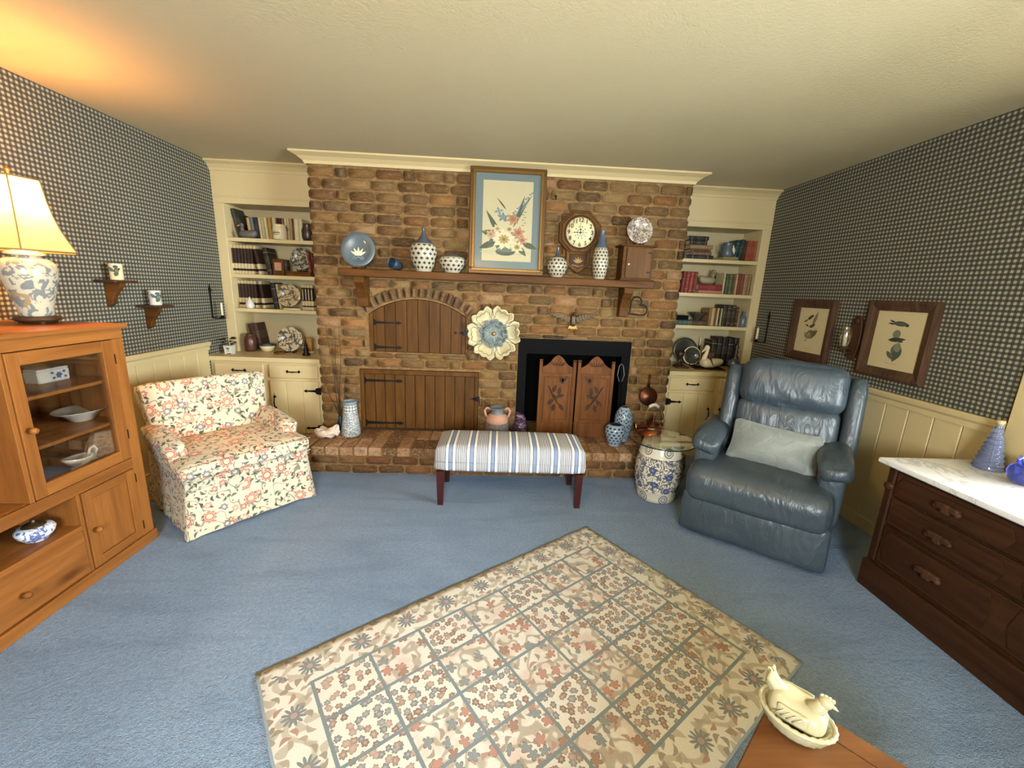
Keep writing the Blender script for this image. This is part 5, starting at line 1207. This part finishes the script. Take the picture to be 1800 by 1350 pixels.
for i, (a, c) in enumerate(((501, 505), (505.5, 509), (509.5, 514))): book('L1', a, c, .19, ['cfc39b', 'c3b68c', 'a88d5a'][i], ['ivory book just right of the brown one behind the crock', 'ivory book left of the ochre one, left top shelf', 'ochre book left of the thin red one, left top shelf'][i])
book('L1', 514.5, 517, .19, '6b1a16', 'thin red book left of the two white ones, left top shelf')
book('L1', 517.5, 525, .19, 'd3c9a4', 'left one of two thick white books near the chimney, left top shelf'); book('L1', 525.5, 532, .19, 'cec39c', 'right one of two thick white books near the chimney, left top shelf')
t = thing('dark_pot', 'dark pot at the chimney end of the left top shelf', 'pot', (X('L1', 541, .46), .46, SH['L1'])); part('body', lt([(.035, 0), (.05, .03), (.052, .09), (.035, .14), (.04, .15)], 20), plain('dark_pot_glaze', '33291f', .35, .2), t)
def bird_body(t, m, sc=1, headm=None, z0=0, flip=1, neck=1.):
    b = B(); puff(b, .075*sc, .038*sc, .034*sc, .033*sc, (0, 0, .034*sc+z0), n=8, shape=lambda q: Vector((q.x, q.y*(1-.4*max(0, -flip*q.x/(.075*sc))), q.z + .018*sc*max(0, -flip*q.x/(.075*sc)-.3)))); part('body', b, m, t)
    b = B(); tube(b, [(flip*.045*sc, 0, .05*sc+z0), (flip*.055*sc, 0, (.05+.03*neck)*sc+z0), (flip*.05*sc, 0, (.05+.055*neck)*sc+z0)], [.022*sc, .015*sc, .013*sc], 10); ball(b, (flip*.054*sc, 0, (.05+.062*neck)*sc+z0), .019*sc, u=12, v=8); part('head', b, headm or m, t)
    b = B(); tube(b, [(flip*.068*sc, 0, (.05+.06*neck)*sc+z0), (flip*.095*sc, 0, (.05+.052*neck)*sc+z0)], [.009*sc, .004*sc], 8); part('beak', b, CLAY if headm is None else headm, t)
t = thing('duck_figurine', 'dull grey duck figurine among the books on the left top shelf', 'figurine', (X('L1', 437, .415), .415, SH['L1'])); bird_body(t, plain('grey_duck', '57524a', .5, .2), 1.0, flip=-1)
t = thing('stoneware_crock', 'small cream crock with dark script in front of the books, left top shelf', 'crock', (X('L1', 492, .405), .405, SH['L1']))
part('body', lt([(.052, 0), (.057, .006), (.058, .09), (.054, .105), (.05, .118), (.055, .125), (.05, .127), (.045, .1), (.001, .02)], 28, cap=False), CREAMC, t)
ink('dark_script', [(strip([(-.03+.012*i, .048), (-.026+.012*i, .062), (-.02+.012*i, .05)], .003), '2b2b30') for i in range(5)] + [(strip([(-.03, .04), (0, .037), (.032, .041)], .002), '2b2b30')], t, Matrix.Translation((0, -.0595, 0)) @ XZ)
for s in (-1, 1):
    b = B(); tube(b, [(s*.054, 0, .105), (s*.066, 0, .10), (s*.068, 0, .085), (s*.056, 0, .078)], .004, 6); part('handle', b, DARKW, t)
# --- left, second shelf: matching bound volumes
for i in range(7): book('L2', 407.5+i*5.55, 412.9+i*5.55, .25, 'ffffff', f'brown and cream bound volume, {ordn[i]} from the left, left second shelf', 0, m=VOLM, group='bound volumes on the left second shelf')
book('L2', 454.5, 460, .25, 'ffffff', 'brown and cream bound volume leaning against its row, left second shelf', -9, m=VOLM)
book('L2', 470.5, 478.5, .235, '1d1310', 'black folder leaning on the left second shelf', -9)
t = thing('wooden_photo_block', 'orange-brown framed picture block on the left second shelf', 'picture frame', (X('L2', 488), .43, SH['L2']))
part('frame', bx(-.05, .05, 0, .03, 0, .145, bev=.004), CLOCKW, t); part('picture', bx(-.03, .03, -.003, .001, .045, .115, bev=.001), CLAY, t)
t = thing('flat_wooden_box', 'long flat orange-brown box under the plate, left second shelf', 'box', (X('L2', 526), .42, SH['L2'])); part('box', bx(-.125, .10, 0, .12, 0, .028, bev=.003), CLOCKW, t); part('lid', bx(-.127, .102, -.002, .122, .0285, .042, bev=.003), CLOCKW, t)
o = book('L2', 499.5, 505.5, .095, '30271f', 'little dark book standing on the flat wooden box, left second shelf', d_=.05, y=.435); o.location.z += .046
plate('dark patterned plate standing on the flat wooden box, left second shelf', 'plate', (X('L2', 532.5, .53), .53, SH['L2']+.043), .102, PLATEP, 9, stand=True)
book('L2', 546, 549, .215, '7d1f1a', 'thin red book leaning at the chimney end of the left second shelf', -8, y=.45); 
# --- left, third shelf
for i in range(7): book('L3', 415+i*5.5, 420.3+i*5.5, .245, 'ffffff', f'brown and cream bound volume, {ordn[i]} from the left, left third shelf', 0, m=VOLM, group='bound volumes on the left third shelf')
book('L3', 461.5, 467, .245, 'ffffff', 'brown and cream bound volume leaning against its row, left third shelf', -6, m=VOLM)
book('L3', 482, 489.5, .235, '141a24', 'navy book leaning left of the gold plate, left third shelf', -6); book('L3', 491, 495, .225, 'b7a678', 'cream book behind the gold plate, left third shelf', -6)
t = thing('bulb_bottle', 'small white garlic-shaped bottle in front of the volumes, left third shelf', 'bottle', (X('L3', 441.5), .40, SH['L3'])); part('body', lt([(.025, 0), (.035, .008), (.038, .03), (.028, .06), (.010, .085), (.006, .10), (.001, .104)], 20), WHITEC, t)
plate('large gold and dark patterned plate standing on the left third shelf', 'plate', (X('L3', 510), .425, SH['L3']+.012), .105, PLATEG, 8, stand=False)
t = thing('saucer', 'cream saucer in front of the gold plate, left third shelf', 'saucer', (X('L3', 513, .40), .40, SH['L3'])); part('ring', lt([(.07, 0), (.085, .006), (.08, .012), (.075, .016), (.001, .016)], 28, sy=.55), CREAMC, t)
for i in range(4): book('L3', 531+i*5.2, 536+i*5.2, .225, 'ffffff', f'black and gilt bound volume, {ordn[i]} from the left beside the chimney, left third shelf', m=VOLG, group='gilt volumes on the left third shelf')
# --- left, worktop
book('L4', 418, 425, .245, '3a3634', 'grey album leaning leftmost on the left worktop', -7, y=.5); book('L4', 427, 434, .24, '443f3c', 'grey album leaning second from the left on the left worktop', -7, y=.5)
book('L4', 446, 462, .245, '3a1d14', 'thick dark brown album leaning on the left worktop', -9, y=.50, d_=.14)
t = thing('brown_jar', 'dark brown pottery jar in front of the brown album, left worktop', 'jar', (X('L4', 443), .40, ZC)); part('body', lt([(.04, 0), (.05, .02), (.052, .10), (.04, .145), (.03, .155), (.034, .165)], 24), plain('brown_glaze', '4a2a1c', .35, .2), t)
t = thing('shell_bowl', 'low cream and dark bowl right of the brown jar, left worktop', 'bowl', (X('L4', 470), .42, ZC)); part('body', lt([(.03, 0), (.045, .006), (.062, .04), (.068, .055), (.062, .055), (.04, .015), (.001, .012)], 24, cap=False), CREAMC, t); part('rim', lt([(.063, .055), (.071, .056), (.072, .068), (.064, .068)], 24, cap=False), GREYBL, t)
plate('scalloped white and dark patterned plate on a stand, left worktop', 'plate', (X('L4', 514), .40, ZC), .115, delft('scalloped_plate', 'c9bea2', '2b2c33', 24, .49, .2), 10, scallop=14)
t = thing('wooden_ring_stand', 'pale wooden oval ring in front of the scalloped plate, left worktop', 'stand', (X('L4', 502), .30, ZC)); part('ring', lt([(.035, 0), (.05, 0), (.052, .012), (.045, .02), (.034, .012)], 24, sy=.7, cap=False), CLOCKW, t)
t = thing('pillar_candle', 'honey-coloured pillar candle on the left worktop', 'candle', (X('L4', 543), .42, ZC)); part('holder', lt([(.02, 0), (.045, .004), (.04, .012), (.001, .016)], 20, cap=False), CREAMC, t); part('wax', lt([(.031, .013), (.031, .14), (.001, .138)], 24), CANDLE2, t)
t = thing('iron_spire', 'black pointed iron ornament beside the chimney, left worktop', 'ornament', (X('L4', 551), .26, ZC)); part('spire', lt([(.03, 0), (.034, .01), (.018, .03), (.024, .05), (.012, .08), (.016, .09), (.006, .13), (.001, .18)], 16), IRON, t)
t = thing('potted_plant', 'small dark-leaved plant in a white footed pot, left worktop', 'plant', (X('L4', 414)+.068, .22, ZC))
b = B(); vs = box(b, -.03, .03, -.025, .025, .008, .075)
for v in b.verts:
    if v.co.z > .05: v.co.x *= 1.2; v.co.y *= 1.2
for s in (-1, 1): box(b, s*.028-.006, s*.028+.006, -.022, .022, 0, .009)
p_ = part('pot', b, WHITEC, t); ink('painted_sprig', [(leafp(.0, .035, .022, .004, a), '3d4a3a') for a in (.5, 1.2, 2.2)] + [(leafp(0, .03, .02, .003, -.8), '6b3f38')], t, Matrix.Translation((0, -.0315, .008)) @ XZ)
rl_ = random.Random(3)
for i in range(16):
    a = rl_.uniform(0, 6.28); r = rl_.uniform(.02, .06); b = B(); pts = leafp(0, 0, .045, .017, 0, 4); vs = [b.verts.new((x_, y_, .006*sin(x_*60))) for x_, y_ in pts]; b.faces.new(vs); bmesh.ops.solidify(b, geom=b.faces[:], thickness=.0015)
    part('leaf', b, LEAFM, t, (r*cos(a)*.7-.015, r*sin(a)*.5, .075 + rl_.uniform(0, .06)), (rl_.uniform(-.5, .5), rl_.uniform(-.6, .3), a))
b = B(); tube(b, [(0, 0, .06), (-.01, 0, .10)], .004, 5); part('stem', b, LEAFM, t)
# --- right, top shelf
fb = [(1206, 1252, 0, .035, '171312', 'black book at the bottom of the stack, right top shelf'), (1210, 1248, .036, .028, '6b4b32', 'tan book second from the bottom of the stack, right top shelf'), (1212, 1246, .065, .024, '4a3122', 'brown book third from the bottom of the stack, right top shelf'), (1209, 1249, .090, .036, '8d6e46', 'light brown thick book in the middle of the stack, right top shelf'),
      (1208, 1238, .127, .04, '16120f', 'black book second from the top of the stack, right top shelf'), (1206, 1240, .168, .034, '0f0d0c', 'black book topmost on the stack, right top shelf')]
for a in fb: flat_book('R1', *a)
flat_book('R1', 1268, 1297, 0, .014, '8a7748', 'lower flat tan book under the blue pitcher, right top shelf'); flat_book('R1', 1269, 1296, .015, .014, 'a08c5c', 'upper flat tan book under the blue pitcher, right top shelf')
t = thing('blue_pitcher', 'blue stoneware pitcher with a white bird on flat books, right top shelf', 'pitcher', (X('R1', 1282), .47, SH['R1']+.030))
part('body', lt([(.045, 0), (.055, .01), (.058, .05), (.045, .10), (.042, .125), (.048, .135), (.044, .135), (.038, .11), (.001, .02)], 28, cap=False), SKYBL, t)
b = B(); tube(b, [(-.045, 0, .12), (-.075, 0, .11), (-.08, 0, .07), (-.055, 0, .04)], .006, 8); part('handle', b, SKYBL, t); ink('white_bird', [(leafp(.012, .10, .075, .014, -1.3), 'd8d2bb'), (ell(.014, .10, .008, .008), 'd8d2bb')], t, Matrix.Rotation(radians(8), 4, 'Z') @ Matrix.Translation((0, -.0595, 0)) @ XZ)
book('R1', 1288, 1295, .19, '10363a', 'left teal book on the right top shelf', 8, y=.45); book('R1', 1296, 1303, .195, '0f3438', 'right teal book on the right top shelf', 8, y=.45)
for i in range(6): book('R1', 1311+i*4.2, 1315+i*4.2, .185, ['8a4a30', '93492e', '8e4428', '9a5232', '8a4028', '7d4630'][i], f'rust red novel, {ordn[i]} from the left beside the side panel, right top shelf', 0, m=BOOKM, group='rust red novels on the right top shelf')
# --- right, second shelf
for i, (a, c, col) in enumerate(((1197, 1202, '7b2a22'), (1203, 1209, '8a3228'), (1210, 1216, '93382c'), (1217, 1222, '7d2c24'))): book('R2', a, c, .195, col, f'red book, {ordn[i]} from the chimney, right second shelf', 3, group='red books on the right second shelf')
flat_book('R2', 1226, 1268, 0, .03, 'a8705c', 'pinkish flat book at the bottom under the duck, right second shelf'); flat_book('R2', 1226, 1267, .031, .055, '7a1f1b', 'thick red flat book right under the duck, right second shelf')
t = thing('duck_decoy', 'grey and cream duck decoy resting on the red book, right second shelf', 'figurine', (X('R2', 1243), .455, SH['R2']+.088)); bird_body(t, plain('decoy_body', '8a8064', .5, .2), 1.05, plain('decoy_head', '7a7358', .5, .2))
book('R2', 1258, 1265, .18, '12222c', 'dark teal book behind the red stack, right second shelf', 0, y=.562, d_=.10)
for a in ((1269.5, 1272.5, .195, 'c2b68e', 'thin white book right of the duck, right second shelf'), (1274, 1279, .19, '4c5a38', 'left green book, right second shelf'), (1280, 1286, .19, '50603c', 'right green book, right second shelf'), (1287, 1290.5, .185, '6b4630', 'dark brown book between the green and cream ones, right second shelf'), (1291, 1294.5, .19, 'b59c72', 'thin cream book, right second shelf'), (1295.5, 1300, .195, '7a3e28', 'left of two rusty brown books, right second shelf'), (1300.5, 1305, .195, '7d4730', 'right of two rusty brown books, right second shelf'), (1306, 1313, .19, '8f6c50', 'thick light brown book, right second shelf'), (1313.5, 1318, .195, '8a7348', 'ochre book near the side panel, right second shelf'), (1318.5, 1322, .19, '4d4528', 'olive book against the side panel, right second shelf')): book('R2', *a)
# --- right, third shelf
flat_book('R3', 1190, 1212, 0, .045, '34504c', 'teal flat book under the black box, right third shelf'); t = thing('black_box', 'small black lidded box on the teal book, right third shelf', 'box', (X('R3', 1200), .47, SH['R3']+.047)); part('box', bx(-.055, .055, -.04, .04, 0, .03, bev=.002), BLACKM, t); part('lid', bx(-.057, .057, -.042, .042, .0305, .042, bev=.002), BLACKM, t)
flat_book('R3', 1215, 1243, 0, .045, '4d3a26', 'brown flat book under the dark bowl, right third shelf'); t = thing('dark_bowl', 'dark patterned footed bowl on the brown book, right third shelf', 'bowl', (X('R3', 1229), .475, SH['R3']+.047)); part('body', lt([(.03, 0), (.032, .01), (.05, .03), (.078, .065), (.085, .075), (.078, .073), (.04, .025), (.001, .02)], 28, cap=False), delft('dark_bowl_glaze', '4b4638', '2d2820', 40, .5, .3), t)
for a in ((1244, 1248, .165, '8d6a42', 'tan book left of the cream ones, right third shelf'), (1248.5, 1254, .17, 'b9a06c', 'cream thick book, right third shelf'), (1254.5, 1257.5, .17, '6a4a26', 'brown book between two pale ones, right third shelf'), (1258, 1261, .17, 'c2b080', 'white-spined thin book, right third shelf'), (1261.5, 1264, .17, '33261a', 'thin dark book, right third shelf'), (1264.5, 1267, .17, 'b8a878', 'thin ivory book left of the tall dark ones, right third shelf'),
          (1268, 1275.5, .205, '2e261a', 'left of three tall dark books, right third shelf'), (1276, 1283.5, .205, '2b2418', 'middle of three tall dark books, right third shelf'), (1284, 1290, .205, '30281c', 'right of three tall dark books, right third shelf'), (1291, 1295, .19, '4a3220', 'brown book left of the blue bottle, right third shelf'), (1295.5, 1299, .18, '8a7a52', 'khaki book left of the blue bottle, right third shelf')): book('R3', *a)
t = thing('blue_bottle', 'dull blue bottle at the side panel end, right third shelf', 'bottle', (X('R3', 1306), .43, SH['R3'])); part('body', lt([(.035, 0), (.04, .01), (.04, .075), (.03, .10), (.012, .115), (.011, .145), (.015, .15)], 24), SKYBL, t)
# --- right, worktop
plate('large dark round platter leaning at the back of the right worktop', 'plate', (X('R4', 1212), .56, ZC), .125, plain('dark_platter', '3d3a30', .35, .25), 10)
rp_ = plate('glass plate with a pale rim in front of the dark platter, right worktop', 'plate', (X('R4', 1216), .455, ZC), .085, delft('rimmed_plate', '4a463a', '2f2d28', 50, .5, .2), 8, name='rimmed_plate')
b = B(); lathe(b, [(.078, 0), (.084, .005), (.090, 0)], 32, m=Matrix.Translation((0, -.018, .098)) @ Matrix.Rotation(radians(82), 4, 'X'), cap=False)
part('metal_rim', b, CREAMC, rp_, label='pale metal rim')
t = thing('crown_candle_holder', 'scalloped cream metal candle holder next to the chimney, right worktop', 'candle holder', (X('R4', 1194), .42, ZC))
b = B(); lathe(b, [(.04, 0), (.045, .01), (.01, .02), (.01, .08), (.035, .09), (.04, .14), (.036, .14), (.03, .095), (.001, .09)], 20, cap=False); part('body', b, PEWTER, t)
t = thing('dark_wooden_tray', 'small dark wooden tray next to the chimney, right worktop', 'tray', (X('R4', 1190)-.02, .28, ZC)); part('tray', bx(-.06, .06, -.05, .06, 0, .016, bev=.004), DARKW, t)
t = thing('tile_trivet', 'flat dark square trivet with a tan edge under the goose, right worktop', 'trivet', (1.93, .24, ZC), radians(-6)); part('slab', bx(-.15, .13, -.07, .11, .0, .011, bev=.003), CLOCKW, t); part('top', bx(-.147, .127, -.067, .107, .0112, .014), BLACKM, t)
t = thing('goose_figurine', 'cream goose figurine with a brown bow on the dark trivet, right worktop', 'figurine', (1.935, .25, ZC+.0145), radians(8))
b = B(); puff(b, .115, .055, .045, .042, (.02, 0, .045), n=9, shape=lambda q: Vector((q.x, q.y*(1-.55*max(0, q.x/.115)), q.z*(1-.4*max(0, q.x/.115)) + .015*max(0, q.x/.115)))); part('body', b, CREAMC, t)
b = B(); tube(b, [(-.06, 0, .05), (-.065, 0, .10), (-.045, 0, .15), (-.045, 0, .18)], [.035, .024, .017, .018], 12); ball(b, (-.05, 0, .185), .026, sz=1.15, u=14, v=9); tube(b, [(-.065, 0, .18), (-.10, 0, .145)], [.014, .005], 8); part('head_and_neck', b, CREAMC, t)
b = B(); ball(b, (-.066, -.02, .190), .004, u=6, v=4); part('eye', b, BLACKM, t)
b = B(); puff(b, .022, .012, .03, .01, (-.025, -.028, .12), n=4, nz=.008, nsc=30); puff(b, .02, .012, .025, .01, (.0, -.03, .13), n=4, nz=.008, nsc=30); tube(b, [(-.03, -.035, .10), (-.02, -.05, .06), (.0, -.055, .03)], [.01, .008, .004], 6); part('bow', b, plain('brown_ribbon', '4d3024', .6, .2), t)
t = thing('taper_candle', 'thin white candle standing behind the goose, right worktop', 'candle', (X('R4', 1243), .62, ZC)); part('holder', lt([(.025, 0), (.02, .01), (.008, .02), (.008, .17), (.016, .18)], 14), PEWTER, t); part('wax', lt([(.008, .175), (.007, .26), (.001, .265)], 10), CANDLE, t)
for i, (a, c, h_, col) in enumerate(((1247, 1256, .255, '1c1412'), (1257, 1265, .285, '17110f'), (1266, 1275, .285, '1a1412'), (1276, 1285, .275, '131416'), (1286, 1295, .285, '121213'), (1296, 1304, .28, '0f0f11'))): book('R4', a, c, h_, col, f'tall black volume, {ordn[i]} from the goose, right worktop', 0, y=.46, group='tall black volumes on the right worktop')
t = thing('silvery_bottle', 'slender dark glass ornament with silvery bands behind the glass ball, right worktop', 'ornament', (X('R4', 1291)-.03, .37, ZC)); part('body', lt([(.02, 0), (.03, .02), (.026, .06), (.03, .10), (.012, .13), (.02, .16), (.01, .18), (.022, .21), (.006, .23), (.001, .245)], 20), PEWTER, t)
t = thing('glass_ball', 'blue-grey glass ball on the right worktop beside the recliner back', 'ornament', (2.135, .20, ZC)); b = B(); lathe(b, [(.025, 0), (.02, .008), (.018, .012)], 16); part('foot', b, PEWTER, t); b = B(); ball(b, (0, 0, .063), .055, u=20, v=14); part('ball', b, plain('mercury_glass', '6d7686', .12, .3, 30, Metallic=.6), t)

# ================================================================== CHINA IN THE HUTCH
t = thing('china_box', 'white china box with blue flowers on the top shelf of the hutch', 'box', (-2.27, -1.52, .955), radians(90)); z_ = 0
b = B(); box(b, -.075, .075, -.035, .035, 0, .058, bev=.005)
for v in b.verts: v.co.x *= 1 - .05*(1 - v.co.z/.058)
part('box', b, WHITEC, t); part('lid', bx(-.074, .074, -.034, .034, .0585, .068, bev=.004), WHITEC, t)
ink('blue_flowers', [(leafp(.02, .03, .018, .006, a), '39477c') for a in (.2, 1.1, 2., 2.9, 3.9, 5.)] + [(ell(.045, .045, .008, .006), '39477c'), (ell(.05, .02, .007, .006), '39477c'), (ell(-.005, .02, .008, .006), '39477c'), (ell(-.01, .045, .008, .006), '39477c')], t, Matrix.Translation((0, -.036, 0)) @ XZ)
t = thing('serving_bowl', 'wide cream oval bowl on the middle shelf of the hutch', 'bowl', (-2.23, -1.43, .7355)); part('body', lt([(.05, 0), (.055, .004), (.085, .035), (.125, .055), (.128, .058), (.122, .058), (.08, .038), (.045, .012), (.001, .01)], 36, sx=.75, cap=False), WHITEC, t)
t = thing('gravy_boat', 'white gravy boat with a loop handle on the bottom shelf of the hutch', 'gravy boat', (-2.18, -1.54, .5205), radians(90)); b = B(); lathe(b, [(.03, 0), (.032, .006), (.02, .012), (.038, .03), (.045, .055), (.042, .057), (.034, .03), (.001, .02)], 28, sx=1.35, cap=False)
for v in b.verts:
    if v.co.z > .03 and v.co.x < -.02: v.co.x -= .35*(-.02-v.co.x)*(v.co.z-.03)/.027*1.6; v.co.z += .2*(-.02-v.co.x)
part('bowl', b, WHITEC, t); b = B(); tube(b, [(.05, 0, .045), (.062, 0, .075), (.085, 0, .082), (.098, 0, .06), (.085, 0, .035), (.055, 0, .028)], .005, 8); part('handle', b, WHITEC, t)
t = thing('ginger_jar', 'low blue and white lidded jar in the open niche of the hutch', 'jar', (-2.13, -1.835, .3085)); part('body', lt([(.035, 0), (.038, .004), (.06, .03), (.066, .05), (.058, .064), (.04, .07)], 32), BLUEW, t); part('lid', lt([(.04, .069), (.036, .076), (.016, .082), (.006, .088), (.009, .095), (.001, .099)], 20, cap=False), PEWTER, t)

# ================================================================== BLUE GLASS ON THE DRESSER, HEN DISH
t = thing('ribbed_glass_bottle', 'pale blue ribbed cone-shaped glass bottle with a cork on the marble top', 'bottle', (2.31, -1.765, .7175))
pr = [(.001, .002), (.052, .002), (.056, .012)]
for k in range(8):
    z_ = .018 + k*.0235; r = .054 - k*.0047; pr += [(r-.005, z_), (r, z_+.008), (r, z_+.014), (r-.006, z_+.021)]
pr += [(.013, .215), (.012, .225), (.016, .23)]
part('bottle', lt(pr, 28, cap=False), BLUEG2, t); part('cork', lt([(.012, .222), (.013, .226), (.017, .245), (.001, .246)], 16, cap=False), plain('cork', 'c2a878', .8, .2, 50), t)
t = thing('cobalt_glass_pot', 'cobalt blue round glass pot with curled glass handles on the marble top', 'pot', (2.275, -1.935, .7175))
part('bowl', lt([(.001, .002), (.035, .002), (.052, .02), (.060, .05), (.055, .075), (.036, .09), (.030, .095), (.038, .105)], 32, cap=False), BLUEG, t)
for s in (-1, 1):
    b = B(); tube(b, [(s*.034, 0, .088), (s*.05, 0, .10), (s*.058, 0, .118), (s*.045, 0, .128), (s*.034, 0, .115), (s*.036, 0, .103)], .006, 8); part('handle', b, BLUEG, t)
t = thing('hen_dish', 'cream glass covered dish shaped like a hen on a basket, on the coffee table', 'covered dish', (.640, -2.783, .4505), atan2(-.72, .70))
b = B(); N_ = 48; lathe(b, [(.03, .004), (.045, 0), (.058, .014), (.066, .034), (.070, .046), (.062, .048), (.05, .03), (.001, .02)], N_, sx=1.12, sy=.86, cap=False)
for v in b.verts:
    a = atan2(v.co.y/.86, v.co.x/1.12); k = 1 + .025*cos(a*24)*(v.co.z > .01); v.co.x *= k; v.co.y *= k
IV = plain('ivory_glass', 'a8a180', .22, .06, 10, Subsurface_Weight=.0); part('basket', b, IV, t)
b = B(); tube(b, [(.078*cos(a)*1.0, .06*sin(a), .047 + .001*(i % 2)) for i, a in enumerate([2*pi*i/56 for i in range(57)])], [.0045 + .0016*(i % 2) for i in range(57)], 8, cap=False); part('braided_rim', b, IV, t)
b = B(); puff(b, .060, .043, .032, .03, (0, 0, .060), n=10, shape=lambda q: Vector((q.x, q.y, q.z*(1+.35*max(0, -q.x/.06)))))
hn_ = part('hen_body', b, IV, t)
b = B(); tube(b, [(-.035, 0, .075), (-.058, 0, .10), (-.066, 0, .122)], [.024, .018, .008], 10)
for k in (-1, 0, 1): tube(b, [(-.045, k*.010, .085), (-.064, k*.013, .112), (-.072+abs(k)*.01, k*.012, .13)], [.011, .009, .003], 8)
part('tail', b, IV, hn_)
b = B(); tube(b, [(.025, 0, .075), (.040, 0, .10), (.044, 0, .115)], [.024, .015, .013], 12); ball(b, (.047, 0, .118), .015, u=12, v=8); tube(b, [(.058, 0, .117), (.072, 0, .112)], [.006, .001], 6); part('head', b, IV, hn_)
b = B()
for k in range(4): ball(b, (.038+.007*k, 0, .132-.002*abs(k-1.5)), .005, sy=.5, sz=1.3, u=8, v=6)
part('comb', b, IV, hn_)
for s in (-1, 1):
    b = B(); puff(b, .032, .006, .018, .006, (-.005, s*.041, .066), n=6, nz=.002, nsc=40)
    for k in range(4): tube(b, [(.015-.012*k, s*.048, .078), (-.002-.012*k, s*.049, .058)], .002, 5)
    part('wing', b, IV, hn_)
